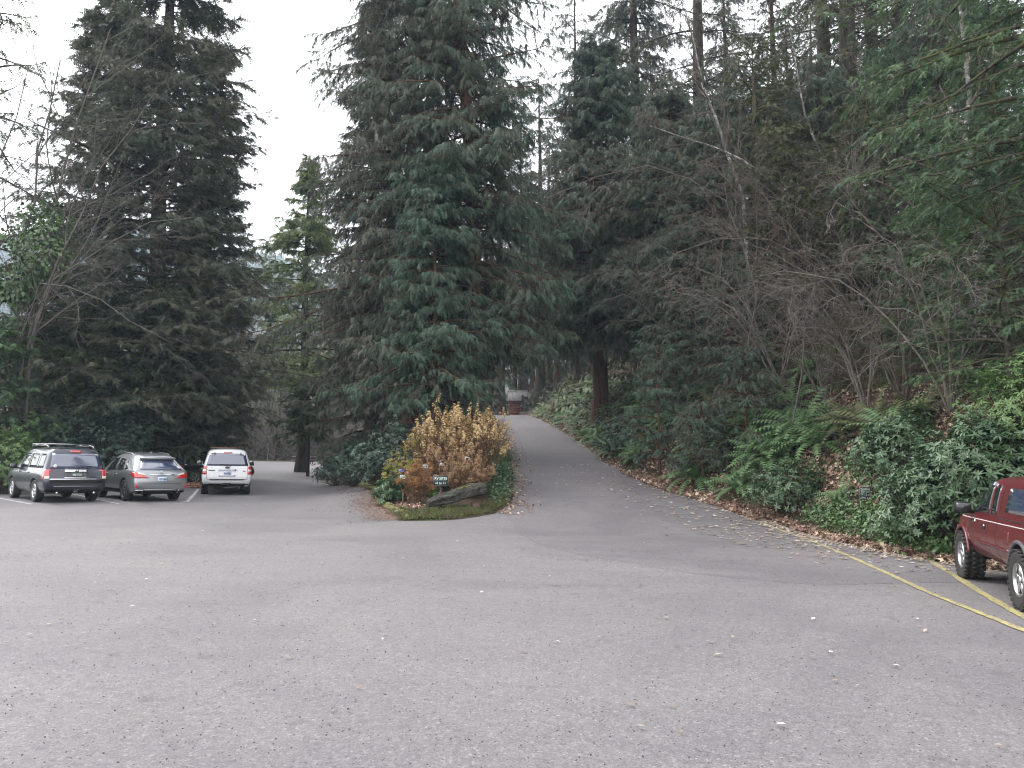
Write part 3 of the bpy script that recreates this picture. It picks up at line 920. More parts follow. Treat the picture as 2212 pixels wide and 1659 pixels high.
for i, (px, Y, H, lb) in enumerate(vm):
    g = np.random.default_rng(200 + i)
    x0 = gx(px, Y); z0 = float(gnd(x0, Y))
    st = []
    for j in range(7):
        a = g.uniform(0, 2 * np.pi) if j > 2 else g.uniform(2.2, 4.6)
        l = H * g.uniform(.55, 1.0); o = g.uniform(.35, .9) * l
        c_, s_ = math.cos(a), math.sin(a)
        st.append([(0, 0, -.1), (c_ * o * .25, s_ * o * .25, l * .5), (c_ * o * .65, s_ * o * .65, l * .82), (c_ * o * 1.1, s_ * o * 1.1, l * (.85 + g.uniform(-.2, .15)))])
    plant_bare(bare('vine_maple', 220 + i, st, .035, [(8, .5, .4, 1.1, (0, 0, -.1), .25), (6, .5, .4, 1.1, (0, 0, -.15), .1), (5, .5, .3, .9, (0, 0, -.1), .1)],
               M['twig'] if i % 2 else M['twig_pale'], wig=.16), (x0, Y, z0), lb, 'bare shrub', 'sprawling bare shrubs on the slope')

# distant alders and thicket beyond the left branch
al = [(478, 80, 17, 'bare alder left edge of the brown thicket behind the white suv'), (508, 76, 15, 'slim bare alder above the white suv roof'), (545, 84, 19, 'bare alder just right of the white suv'),
      (590, 78, 14, 'crooked bare alder left of the picnic table'), (622, 88, 18, 'bare alder behind the picnic table'), (655, 84, 15, 'bare alder between the picnic table and the fir trunk'), (725, 90, 17, 'bare alder right of the open fir trunk'),
      (445, 86, 16, 'bare alder seen behind the holly')]
for i, (px, Y, H, lb) in enumerate(al):
    g = np.random.default_rng(300 + i)
    x0 = gx(px, Y)
    st = []
    for j in range(3):
        dx = g.uniform(-.22, .22) * H; 
        st.append([(0, 0, -.2), (dx * .2, 0, H * .35), (dx * .6, g.uniform(-1, 1), H * .7), (dx, g.uniform(-1, 1), H * g.uniform(.85, 1))])
    plant_bare(bare('bare_alder', 320 + i, st, .13, [(10, .38, .5, 1.1, (0, 0, .35), .2), (7, .45, .4, 1.0, (0, 0, .2), .15), (4, .5, .4, .9, (0, 0, 0), .1)], M['twig_pale'], M['twig'], wig=.12),
               (x0, Y, float(gnd(x0, Y))), lb, 'bare tree', 'bare alders beyond the left branch')
def thicket(name, n, xr_, yr_, hr_, rad, mat, seed, lean=.5, filt=None, k=5):
    g = np.random.default_rng(seed)
    x = g.uniform(*xr_, n); y = g.uniform(*yr_, n)
    if filt is not None:
        m = filt(x, y); x, y = x[m], y[m]
    n = len(x)
    P = grow(np.stack([x, y, gnd(x, y) - .05], -1), norm(np.stack([g.normal(0, lean, n), g.normal(0, lean, n), np.ones(n)], -1)), g.uniform(*hr_, n), k, .28, (0, 0, -.5), g)
    idx, t, pos, d = kids(P, 4, .25, .95, .4, 1.2, g)
    L = np.linalg.norm(P[:, -1] - P[:, 0], axis=1)[idx] * g.uniform(.25, .6, len(idx))
    Q = grow(pos, d, L, 4, .25, (0, 0, -.2), g)
    r1 = np.full((n, k), rad) * np.linspace(1, .4, k)[None]
    V, F = join([tubes(P, r1, 3), tubes(Q, np.full((len(idx), 4), rad * .55) * np.linspace(1, .4, 4)[None], 3)])
    return tag(obj(name, np_mesh(name, V, F, mat)), kind='stuff')
o = thicket('thicket', 5200, (-62, -9), (79, 120), (2.5, 8), .045, M['twig_pale'], 7)
tag(o, 'brown grey thicket of bare stems beyond the left branch of the lot', 'thicket')
o = thicket('thicket', 1700, (1, 24), (15, 46), (1.0, 2.8), .010, M['twig'], 8, .9, lambda x, y: (x - xr(y) > 1.8) & (x - xr(y) < 15))
tag(o, 'fine bare brush covering the slope above the road bank', 'brush')
# ------------------------------------------------------------------ understory
M['rhodo'] = leafmat('rhododendron_leaves', (.040, .080, .036), (.09, .145, .065), (.05, .10, .048), trans=.12, rough=.34, spec=.5, clump=1.2)
M['rhodo_dark'] = leafmat('dark_rhododendron_leaves', (.025, .055, .04), (.05, .085, .055), trans=.1, rough=.4, spec=.5)
M['rhodo_light'] = leafmat('light_green_leaves', (.07, .13, .04), (.13, .2, .07), trans=.25, rough=.45)
M['lime'] = leafmat('yellow_green_leaves', (.16, .2, .03), (.30, .28, .06), (.25, .17, .06), trans=.3, clump=3)
M['holly'] = leafmat('holly_leaves', (.022, .038, .018), (.045, .07, .032), trans=.03, rough=.22, spec=.7)
M['ivy'] = leafmat('ivy_leaves', (.045, .095, .03), (.09, .15, .05), trans=.1, rough=.4, spec=.5)
M['fern'] = leafmat('sword_fern_fronds', (.08, .15, .06), (.135, .22, .09), trans=.25, rough=.5)
M['fern_olive'] = leafmat('sword_fern_fronds_olive', (.06, .075, .028), (.115, .125, .048), trans=.2, rough=.55)
M['litter'] = leafmat('fallen_leaf_litter', (.11, .07, .048), (.34, .23, .165), (.19, .11, .085), trans=.0, rough=.7, spec=.25, clump=.8, accent=((.52, .40, .29), .18))
M['litter_pale'] = leafmat('pale_fallen_leaves', (.2, .15, .11), (.36, .29, .23), trans=0, rough=.7, spec=.2, accent=((.5, .45, .4), .12))
M['needles'] = leafmat('red_brown_needles', (.13, .08, .055), (.26, .17, .125), trans=0, rough=.8, spec=.1)
M['grass'] = leafmat('mossy_grass', (.085, .115, .03), (.17, .20, .065), (.11, .095, .05), trans=.3, clump=3.5)
M['salal'] = leafmat('undergrowth_leaves', (.022, .038, .016), (.05, .075, .03), (.06, .045, .03), trans=.15, clump=.5)
M['drybrown'] = leafmat('dry_brown_leaves', (.09, .045, .022), (.22, .12, .055), trans=.2)
M['tan_head'] = leafmat('tan_flower_heads', (.36, .25, .115), (.66, .50, .25), (.44, .31, .16), trans=.2, clump=4)
M['rust_head'] = leafmat('rusty_flower_heads', (.20, .085, .03), (.36, .18, .065), trans=.2)
M['brown_head'] = leafmat('brown_flower_heads', (.22, .13, .065), (.38, .25, .13), trans=.2)
M['blue_head'] = leafmat('blue_flower_head', (.22, .26, .62), (.4, .42, .75), trans=.2)
M['white_head'] = leafmat('faded_white_flower_head', (.4, .5, .48), (.6, .62, .6), trans=.2)
M['stem_brown'] = plain('dry_stems', (.15, .085, .05), .8)
M['moss'] = leafmat('moss', (.12, .14, .02), (.22, .22, .04), trans=.1)

LEAF = (np.array([[0, 0, 0], [.35, -.16, .05], [.35, .16, .05], [.72, -.13, .03], [.72, .13, .03], [1, 0, -.10], [.5, 0, -.02]], float),
        np.array([[0, 1, 6], [0, 6, 2], [1, 3, 6], [6, 4, 2], [3, 5, 6], [6, 5, 4]]))
BROAD = (LEAF[0] * np.array([1, 2.1, 1.5]), LEAF[1])
def whorl_tpl(n, tilt, seed):
    r = random.Random(seed); V = []; F = []; k = 0
    for i in range(n):
        a = i * 2 * math.pi / n + r.uniform(-.2, .2); tl = R(tilt + r.uniform(-22, 22)); L = r.uniform(.8, 1.1)
        c, s_ = math.cos(a), math.sin(a)
        for x, y, z in LEAF[0]:
            xr_ = x * math.cos(tl) - z * math.sin(tl); zr = x * math.sin(tl) + z * math.cos(tl)
            V.append((L * (c * xr_ - s_ * y), L * (s_ * xr_ + c * y), L * zr))
        F += [[q + k for q in f] for f in LEAF[1].tolist()]; k += len(LEAF[0])
    return np.array(V), np.array(F)
WH = whorl_tpl(8, 12, 1); WH2 = whorl_tpl(6, -14, 5)
def maple_tpl():
    V = [(0, 0, 0)]; F = []
    tips = [(-2.3, .62), (-1.15, .92), (0, 1.0), (1.15, .92), (2.3, .62)]
    pts = []
    for i, (a, l) in enumerate(tips):
        pts.append((a, l, .10))
        if i < 4: pts.append((a + .57, .36, -.02))
    for a, l, z in pts: V.append((math.cos(a) * l, math.sin(a) * l, z))
    for i in range(1, len(pts)): F.append((0, i, i + 1))
    return np.array(V) * .5, np.array(F)
MAPLE = maple_tpl()
CHIP = (np.array([[-.5, 0, 0], [0, -.28, .06], [.5, .03, 0], [.05, .3, .05]]), np.array([[0, 1, 2], [0, 2, 3]]))

def leafy(name, seed, rx, ry, h, mat, n, tpl=WH, size=.14, smat=None, shape=.62, base=.12, lump=.25, inner=.35, nst=14):
    g = np.random.default_rng(seed)
    d = norm(g.normal(0, 1, (n, 3))); d[:, 2] = np.abs(d[:, 2]) * 1.2 - .6 * g.random(n)
    d = norm(d)
    lum = 1 + lump * (np.sin(d[:, 0] * 4 + seed) * np.cos(d[:, 1] * 4.3 + seed * 2) + .6 * np.sin(d[:, 2] * 7 + d[:, 0] * 5 + seed))
    rr = (1 - inner * g.random(n) ** 1.6) * lum
    P = np.stack([d[:, 0] * rx * rr, d[:, 1] * ry * rr, h * (base + shape * .5) + d[:, 2] * rr * h * shape], -1)
    P[:, 2] = np.maximum(P[:, 2], g.uniform(.02, .25, n))
    nrm = norm(d * .9 + np.array([0, 0, .75]) + g.normal(0, .3, (n, 3)))
    X = norm(np.cross(nrm, g.normal(0, 1, (n, 3))))
    sz = size * g.uniform(.5, 1.3, n)
    if tpl is WH:
        h_ = g.random(n) < .55
        a_ = scatter(WH[0], WH[1], P[h_], X[h_], nrm[h_], sz[h_]); b_ = scatter(WH2[0], WH2[1], P[~h_], X[~h_], nrm[~h_], sz[~h_] * 1.05)
        V = np.concatenate([a_[0], b_[0]]); F = np.concatenate([a_[1], b_[1] + len(a_[0])])
    else:
        V, F = scatter(tpl[0], tpl[1], P, X, nrm, sz)
    k = g.choice(n, nst * 5, replace=False)
    S = np.zeros((len(k), 4, 3)); S[:, 0] = g.normal(0, .05, (len(k), 3)) * [1, 1, 0]
    S[:, 3] = P[k] * .95; S[:, 1] = S[:, 3] * [.35, .35, .3]; S[:, 2] = S[:, 3] * [.7, .7, .62] + g.normal(0, .04, (len(k), 3))
    Vb, Fb = tubes(S, np.full((len(k), 4), .008 + .004 * h) * np.array([1, .8, .6, .4])[None], 4)
    return name, np_mesh(name + '_leaves', V, [F], mat), np_mesh(name + '_stems', Vb, [Fb], smat or M['twig_dark'])

def plant_shrub(ms, loc, label, cat='shrub', group=None, rz=0, leafname='foliage'):
    name, lf, st = ms
    e = empty(name, loc, rz, label, cat, group)
    obj('stems', st, e); obj(leafname, lf, e)
    return e
def on(px, Y): 
    x = gx(px, Y); return (x, Y, float(gnd(x, Y)))
def atg(px, py):
    p = at(px, py); return (p.x, p.y, float(gnd(p.x, p.y)))

for px, py, rx, ry, h, n, sd_, mt, lb in [
    (1706, 1114, 1.1, .9, 1.35, 420, 1, 'rhodo', 'low rounded rhododendron at the pavement edge left of the green road sign'),
    (1996, 1176, .85, .8, 1.45, 380, 2, 'rhodo', 'rhododendron just right of the small green road sign on the bank')]:
    plant_shrub(leafy('rhododendron', sd_, rx, ry, h, M[mt], int(n * 1.9), size=.115), atg(px, py), lb)
for px, Y, rx, ry, h, n, sd_, mt, lb in [
    (2062, 14.9, 1.15, 1.0, 1.75, 700, 3, 'rhodo', 'tall rhododendron left of the truck mirror with pale leaf rosettes'),
    (2150, 14.5, 1.2, 1.0, 1.9, 800, 4, 'rhodo', 'tall rhododendron directly behind the red truck cab'),
    (2250, 14.6, 1.2, 1.0, 2.1, 600, 5, 'rhodo_light', 'light green leafy shrub above the red truck at the right edge'),
    (1945, 18.2, .9, .9, 1.6, 420, 6, 'rhodo', 'upright rhododendron rising above the fern at the right of the bank'),
    (820, 29, 1.35, 1.2, 2.0, 420, 7, 'rhodo_dark', 'dark blue green rhododendron left of the yellow green shrub'),
    (765, 34, 1.4, 1.2, 1.9, 380, 8, 'rhodo_dark', 'dark rhododendron behind the mossy stone edging'),
    (728, 41, 1.2, 1.2, 1.7, 300, 9, 'rhodo_dark', 'dark low rhododendron beside the cut stump'),
    (872, 27.5, .9, .9, 2.2, 380, 10, 'rhodo_dark', 'dark leafy shrub between the yellow green shrub and the tan hydrangea'),
    (862, 25, .55, .5, 1.45, 190, 11, 'lime', 'yellow green shrub with a few orange leaves left of the tan hydrangea'),
    (892, 26, .35, .35, 1.7, 110, 12, 'lime', 'narrow yellow green shrub touching the tan hydrangea'),
    (846, 23.6, .5, .45, .8, 150, 13, 'rhodo', 'low green shrub with pale leaves behind the wooden stake'),
    (1350, 33, 1.2, 1.0, 1.6, 300, 14, 'rhodo_dark', 'dark leafy shrub at the foot of the road bank by the cedar trunk')]:
    plant_shrub(leafy('rhododendron' if 'rhodo' in mt else 'garden_shrub', sd_, rx, ry, h, M[mt], int(n * 1.8), size=.118 if mt != 'lime' else .075), on(px, Y), lb)
for px, Y, rx, h, n, sd_, mt, sz, lb in [
    (352, 47.5, 2.7, 6.2, 3000, 21, 'holly', .11, 'glossy dark holly behind the gap between silver and white suvs'),
    (440, 50, 1.5, 4.2, 1300, 22, 'holly', .11, 'smaller glossy holly touching the left side of the white suv'),
    (10, 30.5, 1.5, 2.6, 900, 23, 'rhodo_light', .12, 'leafy green shrub at the left edge in front of the dark grey suv'),
    (110, 35.5, 2.2, 3.4, 1100, 24, 'rhodo_dark', .14, 'dark leafy shrub behind the dark grey suv'),
    (240, 36.5, 2.0, 3.6, 1000, 25, 'rhodo_dark', .14, 'dark leafy shrub between the dark grey and silver suvs'),
    (40, 34.6, 1.6, 1.6, 500, 26, 'ivy', .12, 'low leafy patch at the foot of the bare tree on the left')]:
    plant_shrub(leafy('holly_bush' if mt == 'holly' else 'garden_shrub', sd_, rx, rx * .8, h, M[mt], n, size=sz, tpl=WH), on(px, Y), lb)
# ivy on the bare tree stems
for px, py, Y, rx, h, sd_, lb in [(62, 520, 33.6, 1.35, 3.6, 31, 'dense green ivy mass wrapped round the bare tree stems'), (15, 610, 33.8, 1.1, 2.0, 32, 'lower ivy clump hanging left of the main ivy mass')]:
    g = np.random.default_rng(sd_)
    n = 1500
    d = norm(g.normal(0, 1, (n, 3))); rr = 1 - .4 * g.random(n) ** 2
    rr = rr * (1 + .25 * np.sin(d[:, 0] * 5 + sd_) * np.cos(d[:, 2] * 6))
    P = d * rr[:, None] * [rx, rx * .8, h / 2]
    V, F = scatter(BROAD[0], BROAD[1], P, norm(d + g.normal(0, .6, (n, 3)) + [0, 0, -.8]), d, .2 * g.uniform(.6, 1.2, n))
    tag(obj('ivy_clump', np_mesh('ivy_clump', V, [F], M['ivy']), loc=(gx(px, Y), Y, gz(py, Y))), lb, 'ivy')

# sword ferns
def fern_mesh(seed, nf=30, L=1.0, mat='fern'):
    g = np.random.default_rng(seed)
    V = []; F = []; n = 0
    VV = []; FF = []
    for i in range(nf):
        az = i * 2.4 + g.normal(0, .2); el = g.uniform(.25, 1.25); ln = L * g.uniform(.65, 1.1)
        k = 15; u = np.linspace(0, 1, k)
        ang = el - 1.75 * u ** 1.25 * g.uniform(.55, 1.0)
        r_ = np.concatenate([[0], np.cumsum(np.cos(ang[:-1]))]) * ln / (k - 1); z = np.concatenate([[0], np.cumsum(np.sin(ang[:-1]))]) * ln / (k - 1)
        c = np.stack([np.cos(az) * r_, np.sin(az) * r_, z + .03], -1)
        t = norm(np.gradient(c, axis=0)); sd = norm(np.cross(t, [0, 0, 1.0])); nn = np.cross(sd, t)
        w = .13 * ln * np.sin(np.pi * np.clip(u * .93 + .08, 0, 1)) ** .55
        for s in (-1, 1):
            a = c[1:]; e = a + sd[1:] * s * w[1:, None] + t[1:] * .25 * w[1:, None] - nn[1:] * .25 * w[1:, None]
            bw = t[1:] * ln * .030
            tri = np.stack([a - bw, a + bw, e], 1).reshape(-1, 3)
            VV.append(tri); FF.append(np.arange(len(tri)).reshape(-1, 3) + n); n += len(tri)
    return np_mesh('sword_fern', np.concatenate(VV), [np.concatenate(FF)], M[mat])
fm = [fern_mesh(1), fern_mesh(2, 24), fern_mesh(3, 36)]
fo = [fern_mesh(4, 30, 1, 'fern_olive'), fern_mesh(5, 26, 1, 'fern_olive')]
def put_fern(me, p, rz, s_):
    n_ = Vector(normals(np.array([p[0]]), np.array([p[1]]))[0]); n_ = (n_ * .75 + Vector((0, 0, .45))).normalized()
    o = obj('sword_fern', me)
    q = Vector((0, 0, 1)).rotation_difference(n_) @ Matrix.Rotation(rz, 3, 'Z').to_quaternion()
    o.rotation_mode = 'QUATERNION'; o.rotation_quaternion = q
    o.location = Vector(p) + n_ * .10; o.scale = (s_,) * 3
    return o
def normals(x, y, e=.15):
    zx = (gnd(x + e, y) - gnd(x - e, y)) / (2 * e); zy = (gnd(x, y + e) - gnd(x, y - e)) / (2 * e)
    return norm(np.stack([-zx, -zy, np.ones_like(zx)], -1))
ferns = [(1509, 1042, 1.05, 0, 'lone grey green fern low beside the road below the saplings'),
         (1597, 962, 1.15, 0, 'bright fern at the upper left of the brown leaf slope'), (1640, 946, 1.0, 0, 'fern above the bright fern on the brown leaf slope'),
         (1655, 1010, 1.15, 0, 'fern hanging over the left rhododendron'), (1700, 968, 1.0, 0, 'fern between the hanging fern and the great fern clump'),
         (1738, 950, 1.35, 0, 'great arching fern clump at the top of the steep bank'), (1775, 975, 1.1, 0, 'fern drooping over the bare earth of the steep bank'),
         (1898, 950, 1.2, 1, 'olive fern at the top of the bank left of the upright rhododendron'), (1850, 935, 1.0, 1, 'olive fern above the purple leaf patch'),
         (1945, 962, 1.1, 0, 'fern behind the upright rhododendron'), (1990, 925, 1.1, 1, 'olive fern under the small bushy hemlock'),
         (1822, 1096, .55, 0, 'small fern left of the green road sign foot'), (1560, 905, 1.1, 1, 'olive fern under the cedar sapling by the bare stems')]
for i, (px, py, s_, k, lb) in enumerate(ferns):
    p = atg(px, py)
    o = put_fern((fo if k else fm)[i % (2 if k else 3)], p, i * 1.1, s_ * 1.4)
    tag(o, lb, 'fern', 'sword ferns on the bank')
g = np.random.default_rng(12)
first = [(1172, 897, 1.1, 0, 'silvery fern at the crest end of the fern bank')]
k = 0
for y in np.arange(24, 66, 1.35):
    for c in range(3):
        s_ = .75 + c * 1.15 + g.uniform(-.4, .4)
        x = float(xr(y)) + s_; yy = y + g.uniform(-.6, .6)
        if 24 < y < 31 and c == 0 and g.random() < .6: continue
        k += 1
        o = put_fern((fo if (y > 44 and g.random() < .7) else fm)[int(g.integers(0, 2))], (x, yy, float(gnd(x, yy))), float(g.uniform(0, 6)), float(g.uniform(1.0, 1.5)))
        lb = 'sword fern on the low bank around the cedar saplings beside the hill road' if y < 35 else ('sword fern on the bank near the drooping cedar trunk beside the hill road' if y < 48 else 'sword fern on the bank near the crest of the hill road')
        tag(o, lb, 'fern', 'sword ferns along the hill road')
for i in range(26):
    Y = float(g.uniform(17, 30)); s_ = float(g.uniform(3.5, 9)); x = float(xr(Y)) + s_
    o = put_fern((fo if i % 2 else fm)[i % 2], (x, Y, float(gnd(x, Y))), float(g.uniform(0, 6)), float(g.uniform(.9, 1.3)))
    tag(o, 'sword fern half hidden among the bare shrubs on the slope', 'fern', 'sword ferns under the bare shrubs')

# ivy / vinca ground cover, undergrowth, grass
def normals(x, y, e=.15):
    zx = (gnd(x + e, y) - gnd(x - e, y)) / (2 * e); zy = (gnd(x, y + e) - gnd(x, y - e)) / (2 * e)
    return norm(np.stack([-zx, -zy, np.ones_like(zx)], -1))
def cover(name, x, y, hmax, tpl, size, mat, seed, label, cat, tilt=.5, top=False, up=.0):
    g = np.random.default_rng(seed); n = len(x)
    nn = normals(x, y)
    zb = gnd(x, y) if not top else np.maximum(gnd(x, y), np.where(sdist(x, y, PAVE) > 0, terrain(x, y) + .012, -9))
    P = np.stack([x, y, zb], -1) + np.array([0, 0, 1.0]) * (g.random(n) ** 1.5 * hmax)[:, None] + nn * .012
    N_ = norm(nn + g.normal(0, tilt, (n, 3)))
    X = norm(np.cross(N_, g.normal(0, 1, (n, 3))) + np.array([0, 0, up]))
    V, F = scatter(tpl[0], tpl[1], P, X, N_, size * g.uniform(.6, 1.3, n))
    return tag(obj(name, np_mesh(name, V, [F], mat)), label, cat, kind='stuff')
def spread_poly(pp, n, seed, soft=.25):
    poly = np.array([tuple(at(a, b)[:2]) for a, b in pp])
    g = np.random.default_rng(seed)
    lo, hi = poly.min(0) - soft, poly.max(0) + soft
    x = g.uniform(lo[0], hi[0], n * 4); y = g.uniform(lo[1], hi[1], n * 4)
    d = sdist(x, y, poly)
    m = d > -soft * g.random(len(x)) ** 2
    clump = np.sin(x * 5.1) * np.sin(y * 4.3 + x) + g.normal(0, .6, len(x)) > -.75
    m &= clump
    return x[m][:n], y[m][:n]
x, y = spread_poly([(1740, 1128), (1800, 1112), (1880, 1125), (1960, 1160), (2060, 1200), (2040, 1214), (1940, 1192), (1860, 1172), (1790, 1155)], 3600, 1)
cover('ivy_cover', x, y, .38, BROAD, .10, M['ivy'], 2, 'low green ivy spreading along the pavement edge under the road sign', 'ivy', .6)
x, y = spread_poly([(1830, 1000), (1890, 985), (1925, 1040), (1900, 1085), (1850, 1060)], 900, 3)
cover('ivy_cover', x, y, .25, BROAD, .10, M['ivy'], 4, 'dark ivy patch on the bank just above the road sign', 'ivy', .6)
x, y = spread_poly([(1052, 990), (1098, 985), (1100, 1040), (1094, 1082), (1072, 1096), (1052, 1060)], 4200, 5)
cover('vinca_cover', x, y, .35, LEAF, .12, M['rhodo'], 6, 'green ground cover between the hydrangeas and the hill road', 'ground cover', .6)
x, y = spread_poly([(855, 1112), (869, 1125), (974, 1122.5), (1050, 1111), (1092, 1090), (1088, 1080), (1040, 1099), (960, 1111), (890, 1110), (862, 1103)], 9500, 7, .12)
cover('grass', x, y, .03, (LEAF[0] * [1, .5, 1], LEAF[1]), .10, M['grass'], 8, 'bright mossy grass fringe round the tip of the garden island', 'grass', .9, up=.8)
x, y = spread_poly([(700, 1028), (760, 1044), (800, 1056), (830, 1052), (800, 1036), (740, 1024)], 5000, 9, .3)
cover('grass', x, y, .03, (LEAF[0] * [1, .6, 1], LEAF[1]), .10, M['salal'], 10, 'short dark ground cover behind the mossy stone edging', 'ground cover', .9, up=.6)
# leafy undergrowth over the slope, beds and islands
g = np.random.default_rng(77)
n = 52000
y = 14 + 92 * g.random(n) ** 1.4; s_ = np.where(y > 34, .9, 1.6) + 22 * g.random(n) ** 1.3; x = xr(y) + s_
m = (np.sin(x * 1.3) * np.sin(y * 1.1 + x * .5) + g.normal(0, .5, n) > .1) & ((s_ > 4.2) | (y > 27))
x, y = x[m], y[m]
cover('undergrowth', x, y, 1.1, T_YEW, .38, M['salal'], 11, 'dark leafy undergrowth covering the wooded slope', 'undergrowth', .8, up=.9)
def beds(n, x0, x1, y0, y1, seed, lim=-.6):
    g = np.random.default_rng(seed)
    x = g.uniform(x0, x1, n); y = g.uniform(y0, y1, n)
    m = (sdist(x, y, PAVE) < lim) & (np.sin(x * 1.1) * np.sin(y * .9) + g.normal(0, .5, n) > -.2)
    return x[m], y[m]
x, y = beds(26000, -46, -17, 30, 60, 5)
cover('undergrowth', x, y, 1.0, T_YEW, .42, M['salal'], 12, 'dark undergrowth in the bed behind the parked suvs', 'undergrowth', .8, up=.8)
x, y = beds(16000, -16, 0, 27, 100, 6, -.5)
cover('undergrowth', x, y, .8, T_YEW, .40, M['salal'], 13, 'dark undergrowth beneath the cedars of the garden island', 'undergrowth', .8, up=.8)
x, y = beds(26000, -90, 40, 80, 130, 8, -1.0)
cover('undergrowth', x, y, 1.6, T_YEW, .9, M['salal'], 14, 'low scrub on the forest floor beyond the pavement', 'undergrowth', .8, up=.8)

# dead leaves
g = np.random.default_rng(33)
def litter(n, yr, sr, pw, tpl, size, mat, seed, label, hmax=.05, tilt=.35, filt=None):
    g = np.random.default_rng(seed)
    y = g.uniform(*yr, n); s = sr[0] + (sr[1] - sr[0]) * g.random(n) ** pw; x = xr(y) + s
    if filt is not None:
        m = filt(x, y, s, g); x, y = x[m], y[m]
    return cover('fallen_leaves', x, y, hmax, tpl, size, mat, seed, label, 'fallen leaves', tilt, top=True)
litter(22000, (12.2, 30), (-.45, 4.6), 1.6, MAPLE, .17, M['litter'], 34, 'brown maple leaves piled on the bank and along its foot', .09, .55, lambda x, y, s, g: (s > -.08) | (y > 21.8))
litter(5200, (29, 72), (-.3, 1.0), 1.0, MAPLE, .14, M['litter'], 35, 'brown leaves lining the right edge of the hill road', .06, .5)
litter(2000, (12.4, 32), (-.15, -2.8), 2.8, MAPLE, .16, M['litter_pale'], 36, 'pale flat leaves scattered on the asphalt near the bank', .004, .12, lambda x, y, s, g: g.random(len(x)) < np.clip(1.25 - np.abs(y - 21) / 9, .18, 1))
litter(420, (18, 66), (-.1, -3.8), 1.0, CHIP, .10, M['litter_pale'], 37, 'few small pale leaves on the hill road', .004, .1)
g = np.random.default_rng(38)
n = 2600; y = g.uniform(21.8, 60, n); x = xl(y) + np.abs(g.normal(0, .35, n))
cover('fallen_leaves', x, y, .01, CHIP, .10, M['litter'], 39, 'small brown leaves along the left edge of the hill road', 'fallen leaves', .25, top=True)
n = 5200
t = g.random(n) * (len(_isl) - 8) + 6; i0 = t.astype(int); fr = (t - i0)[:, None]; ip = np.array(_isl)
i0 = np.clip(i0, 0, len(ip) - 2)
q = ip[i0] * (1 - fr) + ip[i0 + 1] * fr
off = -np.abs(g.normal(0, .55, n))
x = q[:, 0] + off * .75 + g.normal(0, .1, n); y = q[:, 1] + off * .66
m = sdist(x, y, PAVE) > .02
cover('fallen_leaves', x[m], y[m], .006, (CHIP[0] * [1, .5, 1], CHIP[1]), .075, M['needles'], 40, 'reddish needles swept against the mossy stone edging', 'fallen leaves', .15, top=True)
n = 380; y = 3.5 + 24 * g.random(n) ** .8; x = g.uniform(-.75, .62, n) * y
m = sdist(x, y, PAVE) > .2
cover('fallen_leaves', x[m], y[m], .003, CHIP, .062, M['litter_pale'], 41, 'tiny pale leaf scraps scattered over the open lot', 'fallen leaves', .12, top=True)
n = 7000; y = 3.2 + 12 * g.random(n) ** 1.5; x = g.uniform(-.75, .72, n) * y
m = sdist(x, y, PAVE) > .2
cover('grit', x[m], y[m], .002, (CHIP[0] * [1, 1.3, 3], CHIP[1]), .017, plain('grit', (.05, .04, .035), .9), 42, 'dark grit and cone scales on the near asphalt', 'grit', .3, top=True)
# mulch & leaves inside the island
x, y = spread_poly([(822, 1065), (860, 1070), (900, 1085), (905, 1105), (868, 1108), (832, 1092)], 3000, 15, .2)
x, y = np.concatenate([x, spread_poly([(869, 1125), (974, 1121), (1050, 1109), (1088, 1084), (1040, 1096), (960, 1108), (890, 1106)], 700, 16, .1)[0]]), np.concatenate([y, spread_poly([(869, 1125), (974, 1121), (1050, 1109), (1088, 1084), (1040, 1096), (960, 1108), (890, 1106)], 700, 16, .1)[1]])
cover('fallen_leaves', x, y, .05, CHIP, .09, M['litter'], 43, 'brown leaf mulch on the island tip around the wooden stake', 'fallen leaves', .35)
# leaves still hanging on the bare shrubs
for k_, (px, py, Y) in enumerate([(1662, 808, 22), (1475, 660, 24), (1640, 700, 25), (1580, 690, 23)]):
    r_ = ray(px, py); P = np.array([[r_[0] / r_[1] * Y, Y, EYE + r_[2] / r_[1] * Y]]) + g.normal(0, .12, (7, 3))

